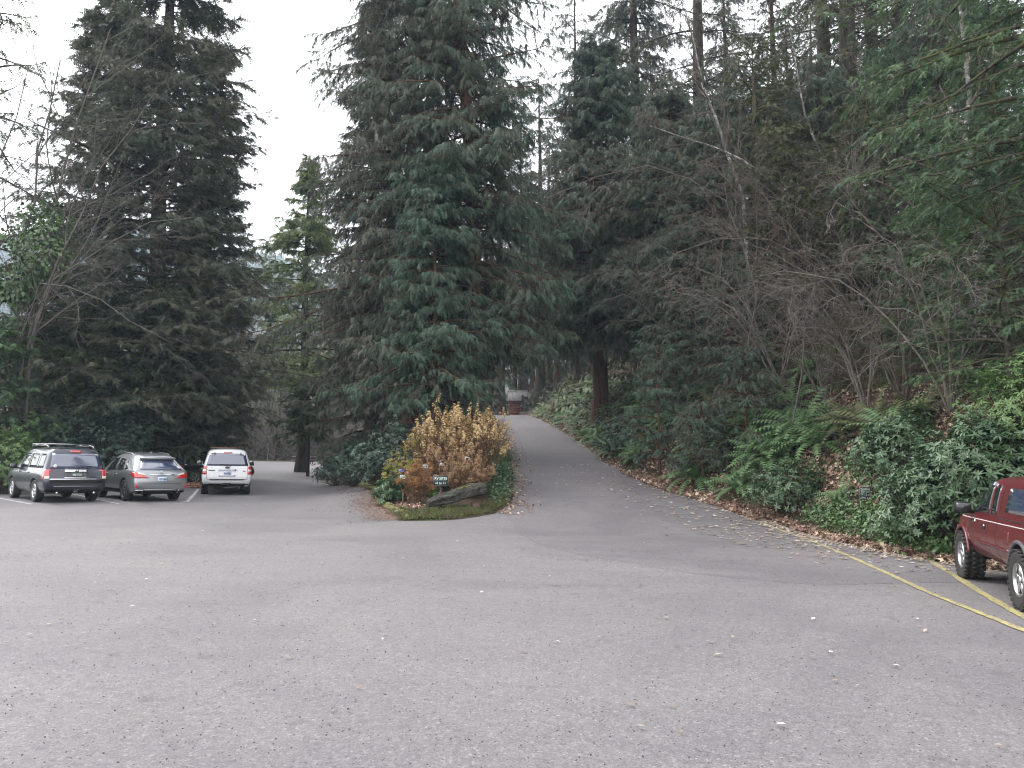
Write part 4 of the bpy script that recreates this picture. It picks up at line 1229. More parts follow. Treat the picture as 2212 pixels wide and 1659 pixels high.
# ------------------------------------------------------------------ hydrangeas
def head_tpl(seed, n=60, cone=False):
    g = np.random.default_rng(seed)
    d = norm(g.normal(0, 1, (n, 3)))
    if cone:
        u = g.random(n); P = np.stack([np.cos(np.arange(n) * 2.4) * .42 * (1 - u * .75), np.sin(np.arange(n) * 2.4) * .42 * (1 - u * .75), u * 1.9 - .4], -1); d = norm(P * [1, 1, .2] + [0, 0, .3])
    else:
        d[:, 2] = d[:, 2] * .8 + .15; P = d * g.uniform(.8, 1.05, n)[:, None] * [1, 1, .8]
    X = norm(np.cross(d, g.normal(0, 1, (n, 3))))
    return scatter(CHIP[0], CHIP[1], P, X, norm(d + g.normal(0, .35, d.shape)), .42)
HC = head_tpl(1, 46, True); HB = head_tpl(2, 60)
def hydrangea(seed, loc, h, r, ns, head, hs, hmat, lmat, nleaf, label, extra=None, twigs=4, group=None):
    g = np.random.default_rng(seed)
    a = np.arange(ns) * 2.4; rr = r * np.sqrt((np.arange(ns) + .5) / ns)
    tip = np.stack([np.cos(a) * rr, np.sin(a) * rr, h * (1.0 - .38 * (rr / r) ** 2) * g.uniform(.55, 1.10, ns)], -1)
    S = np.zeros((ns, 5, 3)); S[:, 0] = tip * [.15, .15, 0]
    for k, u in enumerate((.25, .5, .75), 1): S[:, k] = tip * [.15 + .85 * u ** 1.4] * 1 * np.array([1, 1, 1]) ; S[:, k, 2] = tip[:, 2] * u
    S[:, 1:4] += g.normal(0, .035, (ns, 3, 3)); S[:, 4] = tip
    e = empty('hydrangea', loc, 0, label, 'shrub', group)
    idx, t, pos, d = kids(S, twigs, .35, .9, .3, .8, g)
    Q = grow(pos, norm(d + [0, 0, .4]), h * .3 * g.uniform(.6, 1.2, len(idx)), 4, .15, (0, 0, .3), g)
    V, F = join([tubes(S, np.full((ns, 5), .009) * np.linspace(1, .5, 5)[None], 4), tubes(Q, np.full((len(Q), 4), .005), 3)])
    obj('stems', np_mesh('hydrangea_stems', V, F, M['stem_brown']), e)
    heads = np.concatenate([tip, Q[g.random(len(Q)) < .14][:, -1]])
    n = len(heads)
    up = norm(np.array([0, 0, 1.0]) + g.normal(0, .25, (n, 3)) + heads * [.25, .25, 0])
    V, F = scatter(head[0], head[1], heads, norm(np.cross(up, g.normal(0, 1, (n, 3)))), up, hs * g.uniform(.7, 1.2, n))
    obj('flower_heads', np_mesh('flower_heads', V, [F], hmat), e)
    i = g.integers(0, len(Q), nleaf); P = Q[i, g.integers(0, 4, nleaf)]
    V, F = scatter(BROAD[0], BROAD[1], P, norm(g.normal(0, .6, (nleaf, 3)) + [0, 0, -.7]), norm(g.normal(0, 1, (nleaf, 3))), .12 * g.uniform(.6, 1.2, nleaf))
    obj('leaves', np_mesh('hydrangea_leaves', V, [F], lmat), e)
    for (px, py, dY, mt, sz) in extra or []:
        Y = loc[1] + dY; p = (gx(px, Y) - loc[0], dY, gz(py, Y) - loc[2])
        V, F = scatter(HB[0], HB[1], np.array([p]), np.array([[1.0, 0, 0]]), np.array([[0, 0, 1.0]]), sz)
        ho = obj('flower_head', np_mesh('flower_head', V, [F], M[mt]), e)
        st_ = MB(); st_.tube([(p[0] * .4, p[1] * .4, .05), (p[0], p[1], p[2])], .006, 4); st_.build('flower_stalk', M['stem_brown'], ho)
    return e
hydrangea(1, on(950, 26.6), 2.4, 1.15, 66, HC, .22, M['tan_head'], M['drybrown'], 420, 'tall tan dried hydrangea, left half of the golden mass on the island')
hydrangea(2, on(1030, 26.4), 2.5, 1.1, 70, HC, .22, M['tan_head'], M['drybrown'], 420, 'tall tan dried hydrangea next to the hill road, right half of the golden mass')
hydrangea(3, on(985, 25.2), 1.6, 1.2, 62, HC, .17, M['brown_head'], M['drybrown'], 500, 'mid-height brown dried hydrangea in front of the golden mass')
hydrangea(4, on(902, 23.2), 1.2, .60, 40, HB, .092, M['rust_head'], M['drybrown'], 220, 'rust coloured mophead hydrangea left of the white lettered sign', [(918, 1008, -.2, 'white_head', .10), (870, 1031, -.4, 'white_head', .10), (944, 1030, -.3, 'brown_head', .10)])
hydrangea(5, on(1012, 24.3), 1.15, .85, 70, HB, .09, M['brown_head'], M['drybrown'], 300, 'brown mophead hydrangea behind the stone like log', [(1009, 991, -.3, 'white_head', .09), (954, 1003, -.5, 'white_head', .07)])
hydrangea(6, on(858, 23.8), .85, .45, 18, HB, .05, M['brown_head'], M['rhodo'], 260, 'green leaved hydrangea with one blue flower at the left end of the bed', [(867, 1017, -.2, 'blue_head', .085)])
# strappy perennials behind the log
for px, py, s_, sd_, lb in [(925, 1078, .42, 1, 'pale green strap leaved plant at the left end of the log'), (966, 1062, .45, 2, 'pale green strap leaved plant behind the middle of the log'), (1040, 1036, .42, 3, 'small bright green plant behind the raised end of the log'), (945, 1084, .30, 4, 'low pale green tuft under the white lettered sign')]:
    g = np.random.default_rng(sd_); n = 34; az = g.uniform(0, 6.3, n)
    P = g.normal(0, .06, (n, 3)) * [1, 1, 0]
    V, F = scatter(LEAF[0] * [1, .9, 3.5], LEAF[1], P, np.stack([np.cos(az), np.sin(az), g.uniform(.3, 1.6, n)], -1), np.stack([np.cos(az) * -.5, np.sin(az) * -.5, np.ones(n)], -1), s_ * g.uniform(.6, 1.1, n))
    tag(obj('perennial_plant', np_mesh('perennial_plant', V, [F], M['rhodo_light' if sd_ != 3 else 'hemlock']), loc=atg(px, py)), lb, 'plant')

# ------------------------------------------------------------------ far hills
def ridge(name, x0, x1, y0, y1, hfun, mat, nx=80, ny=40):
    X, Y = np.meshgrid(np.linspace(x0, x1, nx), np.linspace(y0, y1, ny))
    Z = hfun(X, Y)
    i = np.arange(ny - 1)[:, None] * nx; j = np.arange(nx - 1)[None]
    F = np.stack([i + j, i + j + 1, i + j + nx + 1, i + j + nx], -1).reshape(-1, 4)
    return tag(obj(name, np_mesh(name, np.stack([X, Y, Z], -1).reshape(-1, 3), [F], mat, smooth=True)), kind='structure')
def hill_h(X, Y):
    return 6 + 225 * sst((Y - 430) / 520) * (1 + .10 * np.sin(X * .011 + 1) + .04 * np.sin(X * .037)) * (1 - .12 * sst((X + 300) / 250))
ridge('hills', -620, 150, 385, 1150, hill_h, M['soil'])
def cones(name, x, y, z, h, r, mat, label):
    n = len(x); k = 6; g = np.random.default_rng(len(x))
    V = []; 
    a = np.arange(k) * 2 * np.pi / k
    base = np.stack([np.cos(a), np.sin(a), 0 * a], -1)
    B = base[None] * r[:, None, None] + np.stack([x, y, z + h * .1], -1)[:, None]
    m2 = base[None] * (r * .55)[:, None, None] + np.stack([x, y, z + h * .5], -1)[:, None]
    T = np.stack([x, y, z + h], -1)[:, None]
    V = np.concatenate([B, m2, T], 1); V[:, :-1] += g.normal(0, .35, V[:, :-1].shape) * r[:, None, None] * .4
    o = np.arange(n)[:, None, None] * (2 * k + 1)
    i = np.arange(k); i2 = (i + 1) % k
    q = np.stack([i, i2, k + i2, k + i], -1)[None] + o
    t = np.stack([k + i, k + i2, np.full(k, 2 * k)], -1)[None] + o
    return tag(obj(name, np_mesh(name, V.reshape(-1, 3), [t.reshape(-1, 3), q.reshape(-1, 4)], mat)), label, 'forest', kind='stuff')
g = np.random.default_rng(4)
n = 15000; x = g.uniform(-600, 20, n); y = g.uniform(430, 1000, n)
cones('far_forest', x, y, hill_h(x, y), g.uniform(16, 34, n), g.uniform(3.5, 6, n), M['forest'], 'hazy blue conifer forest on the distant hill')
n = 2600; y = g.uniform(135, 390, n); x = -12 - g.random(n) * 210
cones('far_forest', x, y, terrain(x, y), g.uniform(5, 15, n), g.uniform(1.6, 3.4, n), M['olive'], 'pale green wooded rise beyond the brown thicket')
# ------------------------------------------------------------------ vehicles
def car_paint(name, col, metal=.5, rough=.32, dirt=None, coat=1.0, dz=(.55, 1.0)):
    m, t, o = M_new(name)
    v = coords(t)
    c = mixc(t, ramp(t, noise(t, v, 1.7, 4, .6), [(.3, (0, 0, 0)), (.75, (.5, .5, .5))]), col, tuple(x * .8 for x in col))
    ro = rough
    if dirt:
        sx = N(t, 'ShaderNodeSeparateXYZ'); t.links.new(v, sx.inputs[0])
        zz = math_(t, 'ADD', sx.outputs['Z'], math_(t, 'MULTIPLY', noise(t, v, 5, 5, .7), .5))
        f = ramp(t, math_(t, 'SUBTRACT', zz, dz[0]), [(0, (.85, .85, .85)), (dz[1] - dz[0], (.05, .05, .05))])
        c = mixc(t, f, c, dirt)
        ro = ramp(t, f, [(0, (rough,) * 3), (1, (.8,) * 3)])
    principled(t, o, c, ro, metal, .5, coat=coat)
    return m
M['p_grey'] = car_paint('dark_grey_metallic_paint', (.026, .031, .044), .45, .28, (.05, .05, .05), .8, (.35, .8))
M['p_silver'] = car_paint('silver_metallic_paint', (.25, .262, .275), .6, .30, None, .9)
M['p_white'] = car_paint('white_car_paint', (.62, .63, .65), 0, .35, (.4, .38, .36), .6, (.3, .7))
M['p_black'] = car_paint('black_car_paint', (.012, .012, .013), .1, .3, None, .8)
M['p_red'] = car_paint('dark_red_truck_paint', (.125, .009, .016), .25, .36, (.065, .04, .036), .6, (.45, 1.05))
M['cglass'] = plain('dark_window_glass', (.012, .014, .017), .04, 0, .9, 0)
M['cglass_blue'] = plain('sky_reflection_blue_glass', (.04, .05, .10), .05, 0, 1.0, 1.0)  # blue of the reflected sky put into the glass colour
M['tyre'] = plain('tyre_rubber', (.02, .019, .018), .8, var=.25)
M['alloy'] = plain('alloy_wheel', (.45, .45, .46), .3, .9)
M['dark_alloy'] = plain('dark_alloy_wheel', (.10, .10, .105), .35, .8)
M['chrome'] = plain('chrome_trim', (.6, .6, .62), .18, 1.0)
M['black_plastic'] = plain('black_plastic', (.014, .014, .015), .75, spec=.25)
M['grey_plastic'] = plain('grey_plastic', (.07, .07, .075), .6)
M['red_lens'] = plain('red_lens', (.45, .012, .012), .15, 0, .8, 1.0)
M['clear_lens'] = plain('clear_lens', (.6, .55, .48), .15, 0, .8, 1.0)
M['seam'] = plain('panel_gap', (.008, .008, .008), .9)
M['plate_light'] = plain('pale_blue_plate', (.45, .55, .68), .4, var=.2)
M['plate_dark'] = plain('dark_green_plate', (.06, .08, .08), .4)
M['plate_ink'] = plain('plate_ink', (.03, .04, .10), .5)
M['plate_ink_pale'] = plain('plate_ink_pale', (.5, .55, .52), .5)
M['pin'] = plain('pale_pinstripe', (.6, .5, .5), .5)
M['white_plain'] = plain('white_sticker', (.7, .7, .7), .5)

def eval_mesh(o, name):
    dg = bpy.context.evaluated_depsgraph_get()
    me = bpy.data.meshes.new_from_object(o.evaluated_get(dg), depsgraph=dg)
    me.name = name
    return me

def text_mesh(body, size, mat, bold=.0, extrude=.002):
    cu = bpy.data.curves.new('lettering', 'FONT'); cu.body = body; cu.size = size; cu.extrude = extrude; cu.offset = bold
    cu.align_x = 'CENTER'; cu.align_y = 'CENTER'
    o = bpy.data.objects.new('lettering', cu); C.objects.link(o)
    bpy.context.view_layer.update()
    me = eval_mesh(o, 'lettering'); bpy.data.objects.remove(o); bpy.data.curves.remove(cu)
    me.materials.clear(); me.materials.append(mat)
    return me
def lettering(body, size, mat, parent, loc, bold=.0, sx=1.0, name='lettering', rot=(90, 0, 0)):
    o = obj(name, text_mesh(body, size, mat, bold), parent)
    o.location = loc; o.rotation_euler = tuple(R(a) for a in rot); o.scale = (sx, 1, 1)
    return o

def car_body(stations, W, zb, wheels, wr, paint, rear_bulge=.05, front_bulge=.18, arch=None, crease=.35):
    """stations: (y low, y high, belt z, roof z, width scale, roof half width, is_hood) rear to front"""
    cols = [-1, -.6, 0, .6, 1]
    Kn = 7
    bm = bmesh.new()
    grid = {}
    Mn = len(stations)
    for i, (yl, yh, bz, rz_, ws, wrf, hood) in enumerate(stations):
        zs = [zb, zb + .17, (zb + bz) * .5, bz - .15, bz, rz_ - (.13 if not hood else .035), rz_]
        wl = [W * .86, W * .97, W, W * .985, W * .945, wrf, wrf * .84]
        if hood: zs[4] = bz - .02; wl[5] = W * .86; wl[6] = W * .72
        ys = [yl] * 5 + [yh, yh]
        if i == 0:
            ys = [yl + .10, yl - .05, yl - .06, yl - .01, yl + .02, yh, yh + .10]
            zs[0] += .06
        if i == Mn - 1:
            ys = [yl - .12, yl + .03, yl + .04, yl, yl - .03, yl - .10, yl - .2]
            zs[0] += .03
        for j, c in enumerate(cols):
            for k in range(Kn):
                if not (i in (0, Mn - 1) or j in (0, 4) or k in (0, Kn - 1)): continue
                x = c * wl[k] * ws; y = ys[k]; z = zs[k]
                if i == 0: y -= rear_bulge * (1 - c * c)
                if i == Mn - 1: y += front_bulge * (1 - c * c)
                if k == Kn - 1: z += .035 * (1 - c * c)
                grid[i, j, k] = bm.verts.new((x, y, z))
    cl = bm.edges.layers.float.new('crease_edge')
    def quad(a, b, c, d):
        bm.faces.new([grid[p] for p in (a, b, c, d)])
    for i in range(Mn - 1):
        for k in range(Kn - 1):
            quad((i, 0, k), (i + 1, 0, k), (i + 1, 0, k + 1), (i, 0, k + 1))
            quad((i, 4, k), (i, 4, k + 1), (i + 1, 4, k + 1), (i + 1, 4, k))
        for j in range(4):
            quad((i, j, 0), (i, j + 1, 0), (i + 1, j + 1, 0), (i + 1, j, 0))
            quad((i, j, Kn - 1), (i + 1, j, Kn - 1), (i + 1, j + 1, Kn - 1), (i, j + 1, Kn - 1))
    for j in range(4):
        for k in range(Kn - 1):
            quad((0, j, k), (0, j, k + 1), (0, j + 1, k + 1), (0, j + 1, k))
            quad((Mn - 1, j, k), (Mn - 1, j + 1, k), (Mn - 1, j + 1, k + 1), (Mn - 1, j, k + 1))
    inv = {v: k for k, v in grid.items()}
    for e in bm.edges:
        a, b = inv[e.verts[0]], inv[e.verts[1]]
        cr = 0
        if a[0] == b[0] == 0 and a[1] == b[1] and a[1] in (0, 4): cr = crease
        if a[2] == b[2] == 4 and a[1] == b[1] and a[1] in (0, 4): cr = crease
        if a[2] == b[2] and a[2] in (2,) and a[0] == b[0] == 0: cr = .3
        if a[2] == b[2] == 6 and a[0] == b[0] == 0: cr = .5
        if a[2] == b[2] == 0: cr = .5
        e[cl] = cr
    bmesh.ops.recalc_face_normals(bm, faces=bm.faces)
    me = bpy.data.meshes.new('body'); bm.to_mesh(me); bm.free()
    o = bpy.data.objects.new('tmp_body', me); C.objects.link(o)
    s = o.modifiers.new('s', 'SUBSURF'); s.levels = 2; s.render_levels = 2
    tmp = []
    for (wy) in wheels:
        for sgn in (-1, 1):
            cbm = bmesh.new()
            bmesh.ops.create_cone(cbm, cap_ends=True, segments=28, radius1=wr + .065, radius2=wr + .065, depth=.62)
            bmesh.ops.rotate(cbm, verts=cbm.verts, matrix=Matrix.Rotation(R(90), 3, 'Y'))
            bmesh.ops.translate(cbm, verts=cbm.verts, vec=(sgn * W, wy, wr * 1.02))
            cm = bpy.data.meshes.new('c'); cbm.to_mesh(cm); cbm.free()
            co = bpy.data.objects.new('c', cm); C.objects.link(co); tmp.append(co)
            b = o.modifiers.new('b', 'BOOLEAN'); b.object = co; b.operation = 'DIFFERENCE'; b.solver = 'EXACT'
    bpy.context.view_layer.update()
    out = eval_mesh(o, 'body')
    bpy.data.objects.remove(o)
    for c in tmp: bpy.data.objects.remove(c)
    out.materials.clear(); out.materials.append(paint); out.materials.append(M['seam'])
    for p in out.polygons:
        c = p.center
        p.use_smooth = True
        p.material_index = 0
        for wy in wheels:
            if abs(math.hypot(c.y - wy, c.z - wr * 1.02) - (wr + .065)) < .012 and abs(c.x) < W * .985 and p.normal.dot(Vector((0, c.y - wy, c.z - wr))) < 0: p.material_index = 1
            if abs(abs(c.x) - (W - .31)) < .01 and math.hypot(c.y - wy, c.z - wr) < wr + .07: p.material_index = 1
        if p.normal.z < -.7 and c.z < zb + .12: p.material_index = 1
    return out

class Skin:
    def __init__(self, me):
        bm = bmesh.new(); bm.from_mesh(me); self.t = BVHTree.FromBMesh(bm); bm.free()
    def panel(self, name, side, quad, mat, parent, off=.006, nu=8, nv=5, back=.012):
        """quad: 4 corners in the side view (y,z) or rear/front view (x,z), order bl, br, tr, tl"""
        q = [Vector(p) for p in quad]
        g = {}
        V = []; top = []
        for a in range(nu + 1):
            for b in range(nv + 1):
                u, w = a / nu, b / nv
                p = (q[0] * (1 - u) + q[1] * u) * (1 - w) + (q[3] * (1 - u) + q[2] * u) * w
                if side in 'LR':
                    s = -1 if side == 'L' else 1
                    o_, d = Vector((s * 3, p[0], p[1])), Vector((-s, 0, 0))
                elif side == 'T':
                    o_, d = Vector((p[0], p[1], 4)), Vector((0, 0, -1))
                else:
                    s = -1 if side == 'B' else 1
                    o_, d = Vector((p[0], s * 5, p[1])), Vector((0, -s, 0))
                h, n, _, _ = self.t.ray_cast(o_, d)
                if h is None: h = g.get((a, b - 1), g.get((a - 1, b), o_)) ; n = -d
                g[a, b] = h
                nn = (-d * .6 + n * .4).normalized() if n.dot(d) < 0 else -d
                V.append(h + nn * off); top.append(h - nn * back)
        idx = lambda a, b: a * (nv + 1) + b
        F = [(idx(a, b), idx(a + 1, b), idx(a + 1, b + 1), idx(a, b + 1)) for a in range(nu) for b in range(nv)]
        rim = [idx(a, 0) for a in range(nu + 1)] + [idx(nu, b) for b in range(1, nv + 1)] + [idx(a, nv) for a in range(nu - 1, -1, -1)] + [idx(0, b) for b in range(nv - 1, 0, -1)]
        n0 = len(V)
        V += [top[i] for i in rim]
        for i in range(len(rim)):
            j = (i + 1) % len(rim)
            F.append((rim[i], n0 + i, n0 + j, rim[j]))
        me = np_mesh(name, [v[:] for v in V], [np.array(F)], mat)
        bm = bmesh.new(); bm.from_mesh(me); bmesh.ops.recalc_face_normals(bm, faces=bm.faces)
        bm.to_mesh(me); bm.free()
        return obj(name, me, parent)
    def both(self, name, quad, mat, parent, **k):
        for s in 'LR': self.panel(name, s, quad, mat, parent, **k)
    def mirror2(self, name, side, quad, mat, parent, **k):
        self.panel(name, side, quad, mat, parent, **k)
        self.panel(name, side, [(-x, z) for x, z in quad], mat, parent, **k)

def wheel(parent, x, y, r, w, rimmat, spokes=5, rimr=.62, lugs=False, lod=0):
    e = bpy.data.objects.new('wheel', None); C.objects.link(e); e.parent = parent; e.location = (x, y, r)
    s = 1 if x > 0 else -1
    prof = [(rimr * r, -.42), (.80 * r, -.5), (.93 * r, -.5), (.985 * r, -.42), (r, -.25), (r, .25), (.985 * r, .42), (.93 * r, .5), (.80 * r, .5), (rimr * r, .42)]
    seg = 36; V = []; F = []
    for i in range(seg):
        a = i * 2 * math.pi / seg
        for rr, ww in prof: V.append((ww * w, math.cos(a) * rr, math.sin(a) * rr))
    m = len(prof)
    for i in range(seg):
        for j in range(m - 1):
            F.append((i * m + j, ((i + 1) % seg) * m + j, ((i + 1) % seg) * m + j + 1, i * m + j + 1))
    mb = MB(); mb.add(V, F)
    if lugs:
        for i in range(30):
            a = i * 2 * math.pi / 30
            for q, off in ((-.40, 0), (.40, .1), (0, .05)):
                aa = a + off
                rot = Matrix.Rotation(-aa + math.pi / 2 if False else 0, 3, 'X')
                rot = Matrix.Rotation(aa, 3, 'X')
                mb.box((q * w, math.cos(aa) * (r + .004), math.sin(aa) * (r + .004)), (w * .27, .022, r * .13), rot)
    mb.build('tyre', M['tyre'], e)
    mb = MB()
    R0 = rimr * r
    ring = [(R0 * 1.02, .40), (R0 * 1.02, .46), (R0 * .93, .46), (R0 * .90, .30), (R0 * .90, -.4)]
    V = []; F = []
    for i in range(seg):
        a = i * 2 * math.pi / seg
        for rr, ww in ring: V.append((s * ww * w, math.cos(a) * rr, math.sin(a) * rr))
    m = len(ring)
    for i in range(seg):
        for j in range(m - 1): F.append((i * m + j, ((i + 1) % seg) * m + j, ((i + 1) % seg) * m + j + 1, i * m + j + 1))
    mb.add(V, F)
    for i in range(spokes):
        a = i * 2 * math.pi / spokes + .3
        rot = Matrix.Rotation(a, 3, 'X')
        c = rot @ Vector((0, R0 * .52, 0))
        mb.box((s * .33 * w, c.y, c.z), (w * .12, R0 * .86, R0 * (.30 if spokes < 7 else .2)), rot)
    mb.tube([(s * .2 * w, 0, 0), (s * .42 * w, 0, 0)], R0 * .26, 14)
    mb.build('rim', rimmat, e)
    b = MB(); b.tube([(s * -.1 * w, 0, 0), (s * .16 * w, 0, 0)], R0 * .9, 20)
    b.build('brake_disc', M['seam'], e)
    return e

def mirror(parent, s, x, y, z, mat, size=(.22, .12, .16)):
    mb = MB(); mb.box((s * (x + size[0] * .5), y, z), size, taper=.86); mb.box((s * (x - .02), y, z - size[2] * .35), (.16, .05, .05))
    o = mb.build('wing_mirror', mat, parent)
    g = MB(); g.box((s * (x + size[0] * .5), y - size[1] * .5 - .004, z), (size[0] * .82, .006, size[2] * .78))
    g.build('mirror_glass', M['mirrorglass'], o)
M['mirrorglass'] = plain('mirror_glass', (.03, .032, .033), .12, 0)

def place(name, p, az, label, cat='car', group=None, off=(0, 0)):
    """empty with its origin on the ground; off = where point p lies in car space"""
    x, y = p[0], p[1]
    h = R(az); fx, fy = math.sin(h), math.cos(h)
    cx = x - off[0] * fy - off[1] * fx
    cy = y + off[0] * fx - off[1] * fy
    e = .9
    fwd = Vector((fx * 2 * e, fy * 2 * e, tz(cx + fx * e, cy + fy * e) - tz(cx - fx * e, cy - fy * e))).normalized()
    rgt = Vector((fy * 2 * e, -fx * 2 * e, tz(cx + fy * e, cy - fx * e) - tz(cx - fy * e, cy + fx * e))).normalized()
    up = rgt.cross(fwd).normalized(); rgt = fwd.cross(up)
    m = Matrix((rgt, fwd, up)).transposed().to_4x4(); m.translation = (cx, cy, tz(cx, cy) + .004)
    o = bpy.data.objects.new(name, None); C.objects.link(o); o.matrix_world = m
    return tag(o, label, cat, group)

GRP = 'vehicles parked along the left bays'
# --- dark grey boxy suv
def suv_grey():
    e = place('parked_suv', at(139, 1083), -46, 'dark grey boxy suv with silver roof bars and chrome plate surround, leftmost parked car', 'car', GRP, (0, -1.38))
    W = .99
    st = [(-2.40, -2.24, 1.12, 1.72, .955, .76, 0), (-2.26, -2.12, 1.12, 1.80, 1, .80, 0), (-1.5, -1.45, 1.11, 1.83, 1, .81, 0), (-.5, -.5, 1.10, 1.84, 1, .81, 0),
          (.45, .30, 1.09, 1.82, 1, .80, 0), (1.0, .62, 1.08, 1.75, 1, .77, 0), (1.42, 1.38, 1.06, 1.17, 1, .8, 1), (2.1, 2.1, 1.02, 1.08, .97, .8, 1), (2.40, 2.40, .92, .96, .9, .7, 1)]
    me = car_body(st, W, .30, (-1.38, 1.39), .37, M['p_grey'])
    obj('body', me, e); sk = Skin(me)
    for s in (-1, 1):
        for y in (-1.38, 1.39): wheel(e, s * .84, y, .37, .25, M['alloy'], 5)
    rw = sk.panel('rear_window', 'B', [(-.80, 1.13), (.80, 1.13), (.70, 1.64), (-.70, 1.64)], M['cglass_blue'], e, nu=12)
    mb = MB(); mb.tube([(-.66, -2.452, 1.22), (-.66, -2.46, 1.22)], .055, 14); mb.build('round_sticker', M['white_plain'], rw)
    sk.panel('brake_light', 'B', [(-.17, 1.68), (.17, 1.68), (.16, 1.735), (-.16, 1.735)], M['red_lens'], e, .02)
    for y0, y1, t0, t1 in [(-2.12, -1.52, -2.02, -1.48), (-1.38, -.50, -1.36, -.50), (-.40, .62, -.40, .36)]:
        sk.both('side_window', [(y0, 1.14), (y1, 1.14), (t1, 1.62), (t0, 1.62)], M['cglass'], e)
    sk.both('window_pillar', [(-1.50, 1.13), (-1.43, 1.13), (-1.40, 1.64), (-1.46, 1.64)], M['p_silver'], e, off=.01)
    for sx in (-1, 1):
        l = sk.panel('tail_light', 'B', [(sx * .80, .80), (sx * .955, .80), (sx * .93, 1.10), (sx * .80, 1.10)], M['red_lens'], e, .014)
        sk.panel('reversing_lens', 'B', [(sx * .81, .80), (sx * .94, .80), (sx * .935, .88), (sx * .81, .88)], M['clear_lens'], l, .022)
        sk.panel('tail_light', 'L' if sx < 0 else 'R', [(-2.40, .80), (-2.22, .80), (-2.25, 1.10), (-2.40, 1.10)], M['red_lens'], e, .014)
    ch = sk.panel('chrome_handle', 'B', [(-.36, 1.02), (.36, 1.02), (.36, 1.10), (-.36, 1.10)], M['chrome'], e, .03)
    mb = MB(); mb.tube([(-.03, -2.52, 1.03), (-.03, -2.52, 1.09)], .012, 6); mb.tube([(.03, -2.52, 1.03), (.03, -2.52, 1.09)], .012, 6); mb.tube([(-.03, -2.52, 1.06), (.03, -2.52, 1.06)], .01, 6)
    mb.build('emblem', M['seam'], ch)
    sk.panel('plate_recess', 'B', [(-.36, .84), (.36, .84), (.36, 1.015), (-.36, 1.015)], M['grey_plastic'], e, .004)
    sk.panel('chrome_strip', 'B', [(-.37, .82), (.37, .82), (.37, .842), (-.37, .842)], M['chrome'], e, .02)
    pl = sk.panel('number_plate', 'B', [(-.155, .855), (.155, .855), (.155, 1.01), (-.155, 1.01)], M['plate_dark'], e, .02)
    lettering('488 YG4', .095, M['plate_ink_pale'], pl, (0, -2.512, .932), .003, .8)
    sk.panel('chrome_strip', 'B', [(-.80, .775), (.80, .775), (.80, .80), (-.80, .80)], M['chrome'], e, .016)
    sk.panel('bumper_step', 'B', [(-.80, .655), (.80, .655), (.80, .765), (-.80, .765)], M['black_plastic'], e, .008)
    sk.panel('bumper_line', 'B', [(-.66, .545), (.66, .545), (.66, .56), (-.66, .56)], M['chrome'], e, .012)
    sk.panel('lower_bumper', 'B', [(-.9, .33), (.9, .33), (.9, .47), (-.9, .47)], M['black_plastic'], e, .012)
    mb = MB(); mb.box((0, -2.43, .37), (.10, .16, .06)); mb.tube([(-.07, -2.54, .47), (-.02, -2.54, .40), (.06, -2.54, .46)], .012, 6); mb.build('tow_hitch', M['grey_plastic'], e)
    for sx in (-.55, .58):
        mb = MB(); mb.tube([(sx, -2.20, .33), (sx, -2.47, .33)], .038, 12); mb.build('exhaust_pipe', M['chrome'], e)
    for y in (-.43, .60): sk.both('door_seam', [(y, .5), (y + .008, .5), (y + .008, 1.12), (y, 1.12)], M['seam'], e, off=.002, nu=1)
    for y in (-.55, .48): 
        for s in (-1, 1):
            mb = MB(); mb.box((s * 1.0, y, .98), (.03, .19, .035)); mb.build('door_handle', M['chrome'], e)
    for s in (-1, 1):
        mirror(e, s, .98, .78, 1.16, M['p_grey'])
        mb = MB(); mb.tube([(s * .70, -1.75, 1.83), (s * .71, -1.6, 1.90), (s * .71, .1, 1.91), (s * .70, .25, 1.84)], .022, 7); mb.build('roof_rail', M['p_silver'], e)
    for y in (-1.35, -.35):
        mb = MB(); mb.box((0, y, 1.955), (1.66, .07, .028)); 
        for s in (-1, 1): mb.box((s * .70, y, 1.925), (.09, .09, .045))
        mb.build('roof_bar', M['alloy'], e)
    sk.panel('windscreen', 'F', [(-.72, 1.18), (.72, 1.18), (.62, 1.66), (-.62, 1.66)], M['cglass'], e)
    sk.mirror2('headlight', 'F', [(.52, .80), (.86, .80), (.84, .98), (.55, .98)], M['clear_lens'], e, off=.01)
    mb = MB(); mb.tube([(.05, -2.49, 1.12), (.06, -2.46, 1.19), (.45, -2.44, 1.22)], .014, 6); mb.build('rear_wiper', M['black_plastic'], e)
suv_grey()

